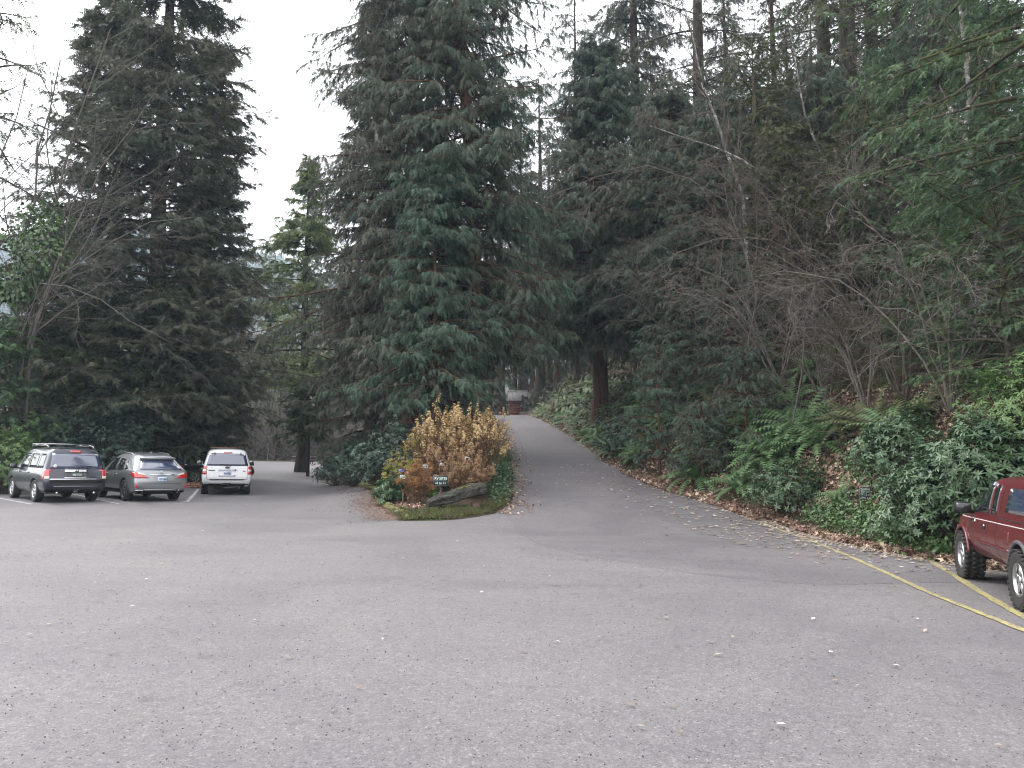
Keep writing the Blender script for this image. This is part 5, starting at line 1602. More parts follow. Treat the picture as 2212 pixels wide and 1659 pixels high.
# --- silver crossover
def suv_silver():
    e = place('parked_suv', at(324, 1081), -44, 'silver crossover with sloping rear glass and wide twin exhausts, second car from the left', 'car', GRP, (0, -1.42))
    W = .96
    st = [(-2.38, -1.92, 1.09, 1.56, .94, .63, 0), (-2.22, -1.68, 1.10, 1.65, 1, .69, 0), (-1.5, -1.25, 1.09, 1.70, 1, .72, 0), (-.5, -.5, 1.05, 1.74, 1, .73, 0),
          (.5, .25, 1.01, 1.67, 1, .72, 0), (1.15, .62, 1.00, 1.58, 1, .69, 0), (1.5, 1.42, .99, 1.07, .99, .8, 1), (2.1, 2.1, .93, .98, .96, .8, 1), (2.42, 2.42, .80, .86, .86, .7, 1)]
    me = car_body(st, W, .26, (-1.42, 1.39), .375, M['p_silver'], rear_bulge=.10)
    obj('body', me, e); sk = Skin(me)
    for s in (-1, 1):
        for y in (-1.42, 1.39): wheel(e, s * .82, y, .375, .24, M['dark_alloy'], 9, .68)
    sk.panel('rear_window', 'B', [(-.72, 1.11), (.72, 1.11), (.56, 1.47), (-.56, 1.47)], M['cglass_blue'], e, nu=12)
    sp = sk.panel('roof_spoiler', 'B', [(-.60, 1.485), (.60, 1.485), (.57, 1.53), (-.57, 1.53)], M['p_silver'], e, .12)
    for q in ([(-1.62, 1.12), (-1.30, 1.10), (-1.24, 1.42), (-1.36, 1.42)], [(-1.22, 1.09), (-.42, 1.06), (-.42, 1.52), (-1.12, 1.47)], [(-.34, 1.06), (.78, 1.05), (.36, 1.50), (-.34, 1.53)]):
        sk.both('side_window', q, M['cglass'], e)
    for s in 'LR':
        sk.panel('window_trim', s, [(-1.62, 1.10), (.82, 1.03), (.82, 1.045), (-1.62, 1.115)], M['chrome'], e, .012, nu=14)
    for sx in (-1, 1):
        l = sk.panel('tail_light', 'B', [(sx * .42, .83), (sx * .90, .83), (sx * .90, 1.02), (sx * .86, 1.04)], M['red_lens'], e, .014)
        sk.panel('clear_strip', 'B', [(sx * .50, .92), (sx * .80, .97), (sx * .78, 1.03), (sx * .62, .99)], M['clear_lens'], l, .022)
        sk.panel('tail_light', 'L' if sx < 0 else 'R', [(-2.38, .85), (-2.02, .96), (-2.12, 1.05), (-2.38, 1.0)], M['red_lens'], e, .012)
        sk.panel('reflector', 'B', [(sx * .80, .50), (sx * .86, .50), (sx * .86, .63), (sx * .82, .63)], M['red_lens'], e, .016)
        ex = sk.panel('exhaust_tip', 'B', [(sx * .56, .32), (sx * .90, .32), (sx * .84, .42), (sx * .60, .42)], M['chrome'], e, .03)
        sk.panel('exhaust_hole', 'B', [(sx * .60, .335), (sx * .84, .335), (sx * .80, .405), (sx * .63, .405)], M['seam'], ex, .036)
    sk.panel('chrome_strip', 'B', [(-.42, .935), (.42, .935), (.42, .965), (-.42, .965)], M['chrome'], e, .02)
    sk.panel('chrome_strip', 'B', [(-.58, .40), (.58, .40), (.58, .43), (-.58, .43)], M['chrome'], e, .02)
    sk.panel('lower_bumper', 'B', [(-.88, .27), (.88, .27), (.84, .39), (-.84, .39)], M['black_plastic'], e, .008)
    sk.panel('tailgate_seam', 'B', [(-.64, .625), (.64, .625), (.64, .637), (-.64, .637)], M['seam'], e, .003)
    pl = sk.panel('number_plate', 'B', [(-.155, .72), (.155, .72), (.155, .87), (-.155, .87)], M['plate_light'], e, .012)
    lettering('979 HJSN', .088, M['plate_ink'], pl, (0, -2.60, .795), .003, .8)
    mb = MB()
    pts = [(.075 * math.cos(a), -2.50 - .003, 1.035 + .052 * math.sin(a)) for a in np.linspace(0, 2 * math.pi, 18)]
    mb.tube(pts, .009, 6); mb.tube([(-.02, -2.51, 1.075), (-.035, -2.51, 1.01), (.05, -2.51, 1.01)], .009, 6)
    mb.build('emblem', M['chrome'], e)
    for y in (-.38, .70): sk.both('door_seam', [(y, .4), (y + .008, .4), (y + .008, 1.05), (y, 1.05)], M['seam'], e, off=.002, nu=1)
    for s in (-1, 1):
        for y in (-.55, .48):
            mb = MB(); mb.box((s * .955, y, .94), (.03, .18, .03)); mb.build('door_handle', M['chrome'], e)
        sk.panel('sill_trim', 'L' if s < 0 else 'R', [(-.95, .30), (.95, .30), (.95, .42), (-.95, .42)], M['black_plastic'], e, .012)
        mirror(e, s, .93, .82, 1.10, M['p_silver'], (.2, .1, .13))
        mb = MB(); mb.tube([(s * .62, -1.35, 1.62), (s * .63, -1.15, 1.69), (s * .64, -.4, 1.735), (s * .63, .2, 1.71), (s * .62, .42, 1.65)], .016, 7); mb.build('roof_rail', M['alloy'], e)
    mb = MB(); mb.box((0, -1.2, 1.735), (.05, .14, .05), taper=.4); mb.build('roof_fin', M['p_silver'], e)
    sk.panel('windscreen', 'F', [(-.70, 1.10), (.70, 1.10), (.58, 1.50), (-.58, 1.50)], M['cglass'], e)
    sk.mirror2('headlight', 'F', [(.50, .72), (.84, .74), (.82, .86), (.52, .82)], M['clear_lens'], e, off=.01)
suv_silver()

# --- white suv
def suv_white():
    e = place('parked_suv', at(487, 1067), -21.5, 'white full-size suv with rear window coloured blue for reflected sky parked in front of the brick kerb', 'car', GRP, (0, -1.51))
    W = 1.01
    st = [(-2.60, -2.40, 1.18, 1.84, .955, .76, 0), (-2.46, -2.28, 1.18, 1.90, 1, .80, 0), (-1.6, -1.55, 1.17, 1.92, 1, .82, 0), (-.5, -.5, 1.17, 1.93, 1, .82, 0),
          (.55, .40, 1.16, 1.91, 1, .81, 0), (1.1, .72, 1.15, 1.84, 1, .78, 0), (1.5, 1.46, 1.14, 1.25, 1, .8, 1), (2.3, 2.3, 1.08, 1.15, .97, .8, 1), (2.62, 2.62, .98, 1.02, .92, .7, 1)]
    me = car_body(st, W, .36, (-1.51, 1.51), .39, M['p_white'])
    obj('body', me, e); sk = Skin(me)
    for s in (-1, 1):
        for y in (-1.51, 1.51): wheel(e, s * .85, y, .39, .28, M['alloy'], 6)
    sk.panel('rear_window', 'B', [(-.84, 1.24), (.84, 1.24), (.70, 1.76), (-.70, 1.76)], M['cglass_blue'], e, nu=12)
    sk.panel('brake_light', 'B', [(-.17, 1.785), (.17, 1.785), (.17, 1.82), (-.17, 1.82)], M['red_lens'], e, .02)
    for q in ([(-2.2, 1.22), (-1.45, 1.22), (-1.45, 1.72), (-2.12, 1.72)], [(-1.34, 1.22), (-.42, 1.22), (-.42, 1.72), (-1.34, 1.72)], [(-.32, 1.22), (.74, 1.22), (.46, 1.72), (-.32, 1.72)]):
        sk.both('side_window', q, M['cglass'], e)
    for sx in (-1, 1):
        l = sk.panel('tail_light', 'B', [(sx * .82, .88), (sx * .985, .88), (sx * .96, 1.22), (sx * .83, 1.22)], M['red_lens'], e, .014)
        sk.panel('reversing_lens', 'B', [(sx * .825, 1.01), (sx * .975, 1.01), (sx * .97, 1.09), (sx * .83, 1.09)], M['clear_lens'], l, .022)
        sk.panel('window_hinge', 'B', [(sx * .50, 1.70), (sx * .54, 1.70), (sx * .54, 1.80), (sx * .50, 1.80)], M['black_plastic'], e, .02)
        sk.panel('tailgate_seam', 'B', [(sx * .80, .68), (sx * .812, .68), (sx * .812, 1.23), (sx * .80, 1.23)], M['seam'], e, .004, nu=1)
    h = sk.panel('tailgate_handle', 'B', [(-.37, 1.03), (.37, 1.03), (.35, 1.10), (-.35, 1.10)], M['p_silver'], e, .03)
    sk.panel('plate_surround', 'B', [(-.33, .80), (.33, .80), (.33, .85), (-.33, .85)], M['p_silver'], e, .02)
    pl = sk.panel('number_plate', 'B', [(-.155, .86), (.155, .86), (.155, 1.01), (-.155, 1.01)], M['plate_light'], e, .016)
    lettering('344 FNP', .092, M['plate_ink'], pl, (0, -2.724, .935), .003, .8)
    sk.panel('model_badge', 'B', [(-.74, 1.03), (-.49, 1.03), (-.49, 1.065), (-.74, 1.065)], M['grey_plastic'], e, .012)
    sk.panel('model_badge', 'B', [(.63, 1.00), (.73, 1.00), (.73, 1.035), (.63, 1.035)], M['grey_plastic'], e, .012)
    mb = MB(); pts = [(.085 * math.cos(a), -2.66, 1.175 + .035 * math.sin(a)) for a in np.linspace(0, 2 * math.pi, 16)]; mb.tube(pts, .012, 6); mb.box((0, -2.655, 1.175), (.14, .012, .05)); mb.build('emblem', M['grey_plastic'], e)
    sk.panel('tailgate_seam', 'B', [(-.80, .672), (.80, .672), (.80, .69), (-.80, .69)], M['seam'], e, .004)
    sk.panel('bumper_top_pad', 'B', [(-.68, .645), (.68, .645), (.68, .668), (-.68, .668)], M['black_plastic'], e, .02)
    sk.panel('lower_bumper', 'B', [(-.94, .38), (.94, .38), (.92, .50), (-.92, .50)], M['black_plastic'], e, .008)
    mb = MB(); mb.box((0, -2.66, .47), (.32, .12, .10)); mb.tube([(-.05, -2.75, .47), (.05, -2.75, .47)], .02, 6); mb.build('tow_hitch', M['seam'], e)
    mb = MB(); mb.tube([(-.5, -2.2, .30), (0, -2.3, .26), (.5, -2.2, .30)], .035, 6); mb.box((0, -1.51, .40), (1.5, .14, .14)); mb.build('rear_axle', M['seam'], e)
    mb = MB(); mb.tube([(.12, -2.67, 1.22), (.10, -2.65, 1.28), (-.30, -2.63, 1.30)], .016, 6); mb.build('rear_wiper', M['black_plastic'], e)
    for s in (-1, 1):
        mirror(e, s, .99, .9, 1.27, M['chrome'], (.26, .12, .20))
        mb = MB(); mb.tube([(s * .68, -1.9, 1.92), (s * .69, -1.75, 1.975), (s * .69, .1, 1.985), (s * .68, .3, 1.92)], .02, 7); mb.build('roof_rail', M['black_plastic'], e)
        for y in (-.55, .45):
            mb = MB(); mb.box((s * 1.01, y, 1.05), (.03, .19, .035)); mb.build('door_handle', M['chrome'], e)
    mb = MB(); mb.box((0, -1.45, 2.0), (1.38, .07, .03)); mb.build('roof_bar', M['stem_brown'], e)
    for y in (-1.38, -.37, .72): sk.both('door_seam', [(y, .5), (y + .008, .5), (y + .008, 1.2), (y, 1.2)], M['seam'], e, off=.002, nu=1)
    sk.panel('windscreen', 'F', [(-.74, 1.26), (.74, 1.26), (.64, 1.74), (-.64, 1.74)], M['cglass'], e)
    sk.mirror2('headlight', 'F', [(.55, .85), (.90, .85), (.88, 1.03), (.58, 1.03)], M['clear_lens'], e, off=.01)
suv_white()

# --- black suv behind
def suv_black():
    e = place('parked_suv', at(452, 1042.5), 38, 'black suv mostly hidden behind the white suv and the holly', 'car', GRP)
    W = .93
    st = [(-2.25, -2.05, 1.04, 1.58, .95, .68, 0), (-2.1, -1.92, 1.04, 1.66, 1, .72, 0), (-1.3, -1.25, 1.02, 1.69, 1, .74, 0), (-.4, -.4, 1.02, 1.70, 1, .74, 0),
          (.45, .25, 1.0, 1.68, 1, .73, 0), (1.0, .55, 1.0, 1.60, 1, .7, 0), (1.35, 1.3, .98, 1.07, 1, .8, 1), (1.95, 1.95, .94, 1.0, .97, .8, 1), (2.25, 2.25, .84, .88, .9, .7, 1)]
    me = car_body(st, W, .28, (-1.32, 1.32), .35, M['p_black'])
    obj('body', me, e); sk = Skin(me)
    for s in (-1, 1):
        for y in (-1.32, 1.32): wheel(e, s * .80, y, .35, .23, M['alloy'], 7)
    sk.panel('rear_window', 'B', [(-.74, 1.07), (.74, 1.07), (.62, 1.50), (-.62, 1.50)], M['cglass_blue'], e)
    for q in ([(-1.95, 1.06), (-1.3, 1.06), (-1.28, 1.50), (-1.85, 1.50)], [(-1.2, 1.06), (-.40, 1.06), (-.40, 1.52), (-1.2, 1.52)], [(-.30, 1.06), (.66, 1.06), (.36, 1.52), (-.30, 1.52)]):
        sk.both('side_window', q, M['cglass'], e)
    for s in 'LR': sk.panel('window_trim', s, [(-1.95, 1.03), (.75, 1.03), (.75, 1.045), (-1.95, 1.045)], M['chrome'], e, .012, nu=14)
    sk.mirror2('tail_light', 'B', [(.74, .78), (.90, .78), (.88, 1.0), (.74, 1.0)], M['red_lens'], e, off=.014)
    for s in 'LR': sk.panel('tail_light', s, [(-2.25, .80), (-2.02, .80), (-2.05, 1.0), (-2.25, 1.0)], M['red_lens'], e, .014)
    for s in (-1, 1):
        mirror(e, s, .90, .72, 1.1, M['p_black'])
        mb = MB(); mb.tube([(s * .62, -1.6, 1.66), (s * .63, -1.45, 1.73), (s * .63, .0, 1.745), (s * .62, .2, 1.68)], .018, 6); mb.build('roof_rail', M['alloy'], e)
    sk.panel('windscreen', 'F', [(-.68, 1.10), (.68, 1.10), (.56, 1.52), (-.56, 1.52)], M['cglass'], e)
suv_black()

# --- red pickup
def pickup():
    e = place('pickup_truck', at(2081, 1250), 18, 'dark red pickup truck with muddy sides and knobbly tyres at the right edge', 'truck', None, (-.80, 1.46))
    W = .86
    st = [(-2.45, -2.40, 1.10, 1.66, .99, .70, 0), (-2.30, -2.26, 1.10, 1.72, 1, .73, 0), (-1.3, -1.3, 1.10, 1.74, 1, .73, 0), (-.50, -.46, 1.11, 1.73, 1, .72, 0), (-.38, -.36, 1.11, 1.70, 1, .71, 0),
          (.25, .15, 1.11, 1.74, 1, .72, 0), (.92, .50, 1.11, 1.70, 1, .70, 0), (1.30, 1.24, 1.11, 1.17, 1, .8, 1), (2.0, 2.0, 1.07, 1.11, .97, .8, 1), (2.32, 2.32, .98, 1.0, .92, .7, 1)]
    me = car_body(st, W, .46, (-1.50, 1.62), .40, M['p_red'])
    obj('body', me, e); sk = Skin(me)
    for s in (-1, 1):
        for y in (-1.50, 1.62): wheel(e, s * .75, y, .39, .29, M['alloy'], 5, .56, lugs=True)
    for s in 'LR':
        w = sk.panel('door_window', s, [(.10, 1.17), (1.00, 1.16), (.62, 1.60), (.12, 1.62)], M['cglass'], e, .008)
        sk.panel('wind_deflector', s, [(.12, 1.60), (.62, 1.58), (.55, 1.64), (.14, 1.655)], M['cglass_blue'], w, .03)
        sk.panel('quarter_window', s, [(-.28, 1.17), (-.02, 1.17), (-.01, 1.62), (-.20, 1.61)], M['cglass'], e, .008)
        sk.panel('canopy_window', s, [(-2.1, 1.24), (-.72, 1.24), (-.76, 1.58), (-2.05, 1.58)], M['cglass_blue'], e, .010)
        sk.panel('pinstripe', s, [(-2.35, 1.065), (2.1, 1.045), (2.1, 1.057), (-2.35, 1.077)], M['pin'], e, .004, nu=40, nv=1)
        sk.panel('side_moulding', s, [(-1.05, .70), (1.15, .70), (1.15, .735), (-1.05, .735)], M['p_red'], e, .018, nu=16, nv=2)
        sk.panel('canopy_joint', s, [(-.43, .52), (-.415, .52), (-.415, 1.70), (-.43, 1.70)], M['seam'], e, .003, nu=1, nv=14)
        sk.panel('bed_rail_seam', s, [(-2.35, 1.13), (-.44, 1.13), (-.44, 1.145), (-2.35, 1.145)], M['seam'], e, .003, nu=12, nv=1)
        for y in (.04, 1.13): sk.panel('door_seam', s, [(y, .50), (y + .010, .50), (y + .010, 1.12), (y, 1.12)], M['seam'], e, .003, nu=1)
        h = sk.panel('door_handle', s, [(.16, .93), (.33, .93), (.33, 1.01), (.16, 1.01)], M['black_plastic'], e, .012)
        sk.panel('handle_grip', s, [(.18, .975), (.31, .975), (.31, .995), (.18, .995)], M['chrome'], h, .026)
        b = sk.panel('door_badge', s, [(.80, 1.00), (1.02, 1.00), (1.02, 1.035), (.80, 1.035)], M['chrome'], e, .008, nu=3, nv=1)
        sk.panel('fuel_door', s, [(-1.02, .80), (-.84, .80), (-.84, .98), (-1.02, .98)], M['p_red'], e, .006)
        sk.panel('front_marker', s, [(2.08, .78), (2.22, .78), (2.22, .86), (2.08, .86)], M['clear_lens'], e, .01)
    # wheel arch flares
    for s in (-1, 1):
        for wy in (-1.50, 1.62):
            mb = MB()
            P = [(s * (W - .005), wy + .475 * math.cos(a), .41 + .475 * math.sin(a)) for a in np.linspace(.12, math.pi - .12, 18)]
            mb.tube(P, .03, 6); mb.build('wheel_arch_trim', M['p_red'] if wy > 0 else M['grey_plastic'], e)
        mirror(e, s, .84, .98, 1.22, M['black_plastic'], (.25, .13, .19))
    mb = MB(); mb.box((0, 2.38, .66), (1.62, .16, .20), taper=.95); mb.build('front_bumper', M['chrome'], e)
    mb = MB(); mb.box((0, -2.52, .62), (1.62, .14, .20), taper=.95); mb.build('rear_bumper', M['chrome'], e)
    sk.mirror2('tail_light', 'B', [(.70, .78), (.84, .78), (.83, 1.05), (.70, 1.05)], M['red_lens'], e, off=.014)
    sk.mirror2('headlight', 'F', [(.45, .82), (.76, .82), (.74, .96), (.46, .96)], M['clear_lens'], e, off=.02)
    sk.panel('grille', 'F', [(-.42, .82), (.42, .82), (.42, .97), (-.42, .97)], M['black_plastic'], e, .012)
    sk.panel('rear_window', 'B', [(-.56, 1.22), (.56, 1.22), (.5, 1.58), (-.5, 1.58)], M['cglass'], e)
    sk.panel('windscreen', 'F', [(-.66, 1.19), (.66, 1.19), (.56, 1.62), (-.56, 1.62)], M['cglass'], e)
    mb = MB(); mb.box((0, -.2, .42), (.7, 4.2, .12)); mb.box((0, 1.62, .40), (1.3, .12, .12)); mb.box((0, -1.5, .40), (1.3, .12, .12)); mb.build('chassis', M['seam'], e)
    e.scale = (.925, .925, .925)
pickup()
HAZE = 0.0005
# ------------------------------------------------------------------ signs, log, stakes, stones
M['sign_green'] = plain('dark_green_sign', (.010, .035, .028), .45)
M['sign_edge'] = plain('sign_border', (.20, .18, .18), .5)
M['sign_white'] = plain('white_sign_lettering', (.62, .64, .62), .6)
M['post'] = plain('brown_sign_post', (.05, .028, .022), .7, var=.3)
M['rust'] = plain('weathered_stake', (.09, .05, .04), .8, var=.4)

def road_sign(px, py_c, base, w, h, rows, lines, label, tilt=0.0, yaw=0.0):
    p = atg(*base) if not isinstance(base[0], float) else on(base[0], base[1])
    Y = p[1]
    zc = gz(py_c, Y) - p[2]
    e = empty('road_sign', p, R(yaw), label, 'sign')
    e.rotation_euler = (0, R(tilt), R(yaw))
    mb = MB(); mb.box((0, 0, zc * .5 - .1), (.055, .035, zc - h * .5 + .3)); mb.build('post', M['post'], e)
    mb = MB(); mb.box((0, -.035, zc), (w, .022, h)); bd = mb.build('sign_board', M['sign_green'], e)
    mb = MB(); t = .010
    for s in (-1, 1):
        mb.box((s * (w / 2 - t / 2), -.0485, zc), (t, .006, h - .004)); mb.box((0, -.0485, zc + s * (h / 2 - t / 2)), (w - 2 * t - .001, .006, t))
    for lz in lines: mb.box((0, -.0485, zc + lz), (w - 4 * t, .004, .005))
    mb.build('sign_border', M['sign_edge'], bd)
    for body, size, z, sx, arrow in rows:
        lettering(body, size, M['sign_white'], bd, (.0 if not arrow else .018, -.0475, zc + z), .0008, sx)
        if arrow:
            mb = MB(); a = size * .30; x0 = arrow
            mb.add([(x0, -.05, zc + z), (x0 + a * 1.3, -.05, zc + z + a), (x0 + a * 1.3, -.05, zc + z - a), (x0, -.044, zc + z), (x0 + a * 1.3, -.044, zc + z + a), (x0 + a * 1.3, -.044, zc + z - a)], [[0, 2, 1], [3, 4, 5]])
            mb.add([(x0, -.05, zc + z), (x0 + a * 1.3, -.05, zc + z + a), (x0, -.044, zc + z), (x0 + a * 1.3, -.044, zc + z + a), (x0 + a * 1.3, -.05, zc + z - a), (x0 + a * 1.3, -.044, zc + z - a)], [[0, 1, 3, 2], [1, 4, 5, 3], [4, 0, 2, 5]])
            mb.build('arrow', M['sign_white'], bd)
    return e
road_sign(953, 1038.5, (953.0, 22.35), .44, .30, [('RV SITES', .100, .064, .98, None), ('1 to 11', .095, -.068, .98, -.160)], [.0], 'dark green sign reading RV SITES 1 to 11 on a brown post by the log', yaw=-4)
road_sign(1871, 1066.5, (1871, 1092), .34, .335, [('CABINS 1-6', .062, .112, .92, -.150), ('RV SITES', .074, .045, .92, None), ('12-47', .066, -.022, .95, -.105), ('UPPER POOL', .062, -.112, .9, None)], [.08, -.068],
          'square dark green sign listing cabins, RV sites and upper pool on the bank', tilt=4, yaw=-10)

def stone_mat():
    m, t, o = M_new('mossy_stone')
    v = coords(t)
    n1 = noise(t, v, 9, 5, .65)
    col = ramp(t, n1, [(.3, (.06, .05, .045)), (.7, (.2, .17, .15))])
    f = ramp(t, noise(t, v, 4, 4, .6), [(.40, (0, 0, 0)), (.52, (1, 1, 1))])
    col = mixc(t, f, col, ramp(t, noise(t, v, 30, 3), [(.3, (.06, .075, .012)), (.7, (.2, .2, .04))]))
    principled(t, o, col, .9, spec=.2, bump=n1, bdist=.03)
    return m
M['stone'] = stone_mat()
# weathered log / slab on the island tip
def slab_log():
    g = np.random.default_rng(9)
    a = at(922, 1104); b = at(1047, 1077)
    A = Vector((a.x, a.y, 0)); B = Vector((b.x, a.y + .55, 0))
    L = (B - A).length; ang = math.atan2(B.y - A.y, B.x - A.x)
    n, k = 46, 22
    V = []
    for i in range(n):
        u = i / (n - 1)
        x = (u - .5) * L
        wy = .32 * (.6 + .4 * min(1, u * 3)) * (1 - .25 * u) * (1 + .15 * math.sin(u * 9))
        zc = .16 + .42 * u + .015 * math.sin(u * 11)
        hz = .150 * (1 + .10 * math.sin(u * 7 + 1)) * (.55 + .45 * min(1, u * 2.2))
        for j in range(k):
            t = j * 2 * math.pi / k
            rr = 1 + .09 * math.sin(3 * t + u * 5) + .07 * math.sin(7 * t + u * 2.5) + .05 * math.sin(11 * t + 9 * u)
            c, s_ = math.cos(t), math.sin(t)
            c = math.copysign(abs(c) ** .6, c); s_ = math.copysign(abs(s_) ** .5, s_)
            y = wy * rr * c; z = zc + hz * rr * s_
            if s_ > 0: z += .10 * (c > .1) * s_ * math.sin(u * 3.0)
            if j in (k // 4, k // 4 + 1): z -= .02
            V.append((x + .02 * g.normal(), y + .008 * g.normal(), z + .008 * g.normal()))
    F = []
    for i in range(n - 1):
        for j in range(k): F.append((i * k + j, (i + 1) * k + j, (i + 1) * k + (j + 1) % k, i * k + (j + 1) % k))
    n0 = len(V); V += [tuple(np.mean(V[:k], axis=0) + [.05, 0, 0]), tuple(np.mean(V[-k:], axis=0) - [.06, 0, 0])]
    T = [(j, (j + 1) % k, n0) for j in range(k)] + [((n - 1) * k + (j + 1) % k, (n - 1) * k + j, n0 + 1) for j in range(k)]
    m, t, o = M_new('weathered_dark_wood')
    v = coords(t)
    mp = N(t, 'ShaderNodeMapping'); mp.inputs['Scale'].default_value = (.8, 5, 5); t.links.new(v, mp.inputs['Vector'])
    nn = noise(t, mp.outputs[0], 3.2, 6, .7, .6)
    col = ramp(t, nn, [(.3, (.009, .0085, .008)), (.5, (.040, .037, .032)), (.72, (.11, .105, .092))])
    f = ramp(t, noise(t, v, 4.5, 4, .6), [(.56, (0, 0, 0)), (.66, (.9, .9, .9))])
    geo = N(t, 'ShaderNodeNewGeometry'); sx = N(t, 'ShaderNodeSeparateXYZ'); t.links.new(geo.outputs['Normal'], sx.inputs[0])
    col = mixc(t, mixc(t, 1.0, f, ramp(t, sx.outputs['Z'], [(.3, (0, 0, 0)), (.6, (1, 1, 1))]), 'MULTIPLY'), col, (.05, .075, .03))
    principled(t, o, col, .85, spec=.25, bump=nn, bdist=.05, bstr=1.0)
    c = (A + B) / 2; c0_ = at(986, 1104); c = Vector((c0_.x, c0_.y, 0))
    e = empty('log', (c.x, c.y, float(gnd(c.x, c.y)) - .02), ang, 'dark weathered split log lying in front of the RV SITES sign', 'log')
    obj('trunk', np_mesh('log_trunk', V, [np.array(F), np.array(T)], m, smooth=False), e)
    x = np.linspace(.05, .50, 260) + g.normal(0, .03, 260)
    P = np.stack([x, g.normal(.04, .07, 260), .40 + .30 * (x / L + .5) * .95 + 0 * x], -1); P[:, 2] = .22 + .30 * (P[:, 0] / L + .5) + .20 + g.uniform(-.02, .02, 260)
    V2, F2 = scatter(CHIP[0], CHIP[1], P, norm(g.normal(0, 1, (260, 3))), norm(g.normal(0, .4, (260, 3)) + [0, 0, 1]), .055)
    obj('moss_patch', np_mesh('moss_patch', V2, [F2], M['moss']), e)
    p = c + Vector((L * .32, .0, 0))
    mb = MB(); mb.box((0, 0, .06), (.22, .3, .22), taper=.8)
    tag(mb.build('support_stone', M['rust'], loc=(p.x, p.y, float(gnd(p.x, p.y)) + .02), rz=.4), 'small dark stone propping up the raised end of the log', 'stone')
slab_log()

def rock_mesh(seed, mat):
    bm = bmesh.new(); bmesh.ops.create_icosphere(bm, subdivisions=3, radius=1)
    g = random.Random(seed); ph = [g.uniform(0, 6) for _ in range(6)]
    for v in bm.verts:
        c = v.co.copy()
        s = 1 + .16 * math.sin(c.x * 3 + ph[0]) * math.sin(c.y * 3.3 + ph[1]) + .10 * math.sin(c.z * 5 + ph[2]) + .05 * math.sin(c.x * 9 + ph[3] + c.y * 8)
        v.co = Vector((math.copysign(abs(c.x) ** .8, c.x), math.copysign(abs(c.y) ** .8, c.y), math.copysign(abs(c.z) ** .8, c.z))) * s
    me = bpy.data.meshes.new('stone'); bm.to_mesh(me); bm.free(); me.materials.append(mat)
    for p in me.polygons: p.use_smooth = True
    return me
rocks = [rock_mesh(i, M['stone']) for i in range(4)]
g_ = random.Random(4)
# edging stones along the left side of the island
path = [Vector(q) for q in _isl[6:]]
acc = 0; k = 0
seg = []
for a, b in zip(path[:-1], path[1:]):
    L = (b - a).length; t = 0
    while acc + L - t * 1 > 0 and t < L:
        seg.append(a.lerp(b, t / L)); t += .36 if a.y < 30 else .5
for k, q in enumerate(seg):
    nx = seg[min(k + 1, len(seg) - 1)] - seg[max(k - 1, 0)]
    nrm = Vector((nx.y, -nx.x)).normalized()
    q2 = q + nrm * .12
    s_ = g_.uniform(.8, 1.15)
    o = obj('edging_stone', rocks[k % 4], loc=(q2.x, q2.y, tz(q2.x, q2.y) + .03), rz=math.atan2(nx.y, nx.x) + g_.uniform(-.15, .15))
    o.scale = (.20 * s_ * (1 if q.y < 30 else 1.35), .11 * s_, .10 * s_)
    lb = 'mossy edging stone at the rounded tip of the island' if q.y < 27.5 else ('mossy edging stone in the curb between the tip and the stump' if q.y < 40 else 'dark edging stone near the cut stump')
    tag(o, lb, 'stone', 'stones edging the garden island')
p = atg(902, 1112)
o = obj('flat_stone', rocks[1], loc=(p[0] - .45, p[1], p[2] + .02), rz=.3); o.scale = (.20, .10, .05)
tag(o, 'small pale flat stone lying at the left front of the log', 'stone')
o.data = rocks[1].copy(); o.data.materials[0] = plain('pale_stone', (.3, .28, .26), .8, var=.3)

def stake(px, py, h, r, label, tip=None, name='stake'):
    p = atg(px, py)
    e = empty(name, p, 0, label, 'stake' if tip is None else 'garden light')
    mb = MB(); mb.tube([(0, 0, -.05), (.012, 0, h * .5), (.02, 0, h)], [r, r * .95, r * .85], 7); mb.build('pole', M['rust'] if tip is None else M['black_plastic'], e)
    if tip: mb = MB(); mb.tube([(.02, 0, h + .002), (.02, 0, h + .035)], [r * 2.0, r * 1.2], 10); mb.build('lamp_cap', M['sign_white'], e)
stake(869, 1101, .47, .022, 'tall thin dark stake left of the log')
stake(842, 1091, .21, .020, 'short dark stake near the mossy stones')
stake(1001, 1074, .50, .018, 'small garden light with a white cap right of the sign', True, 'garden_light')
stake(706, 1033, .45, .04, 'short dark stake in front of the cut stump')

# stump
p = atg(722, 1028)
e = empty('tree_stump', p, 0, 'broad brown cut stump at the far end of the mossy stone edging', 'stump')
V = []; n = 28
for z, r_ in ((-.1, .95), (.25, .78), (1.0, .70), (1.15, .68)):
    for i in range(n):
        a = i * 2 * math.pi / n; rr = r_ * (1 + .07 * math.sin(a * 5) + .04 * math.sin(a * 11))
        V.append((rr * math.cos(a), rr * math.sin(a), z + (.06 * math.sin(a * 3) if z > 1.1 else 0)))
F = [(k * n + i, k * n + (i + 1) % n, (k + 1) * n + (i + 1) % n, (k + 1) * n + i) for k in range(3) for i in range(n)]
mb = MB(); mb.add(V, F); mb.build('bark', M['cedar_bark'], e)
mb = MB(); T = V[3 * n:] + [(0, 0, 1.14)]; mb.add(T, [[i, (i + 1) % n, n] for i in range(n)]); mb.build('cut_top', plain('cut_wood', (.16, .12, .09), .9, var=.3), e)

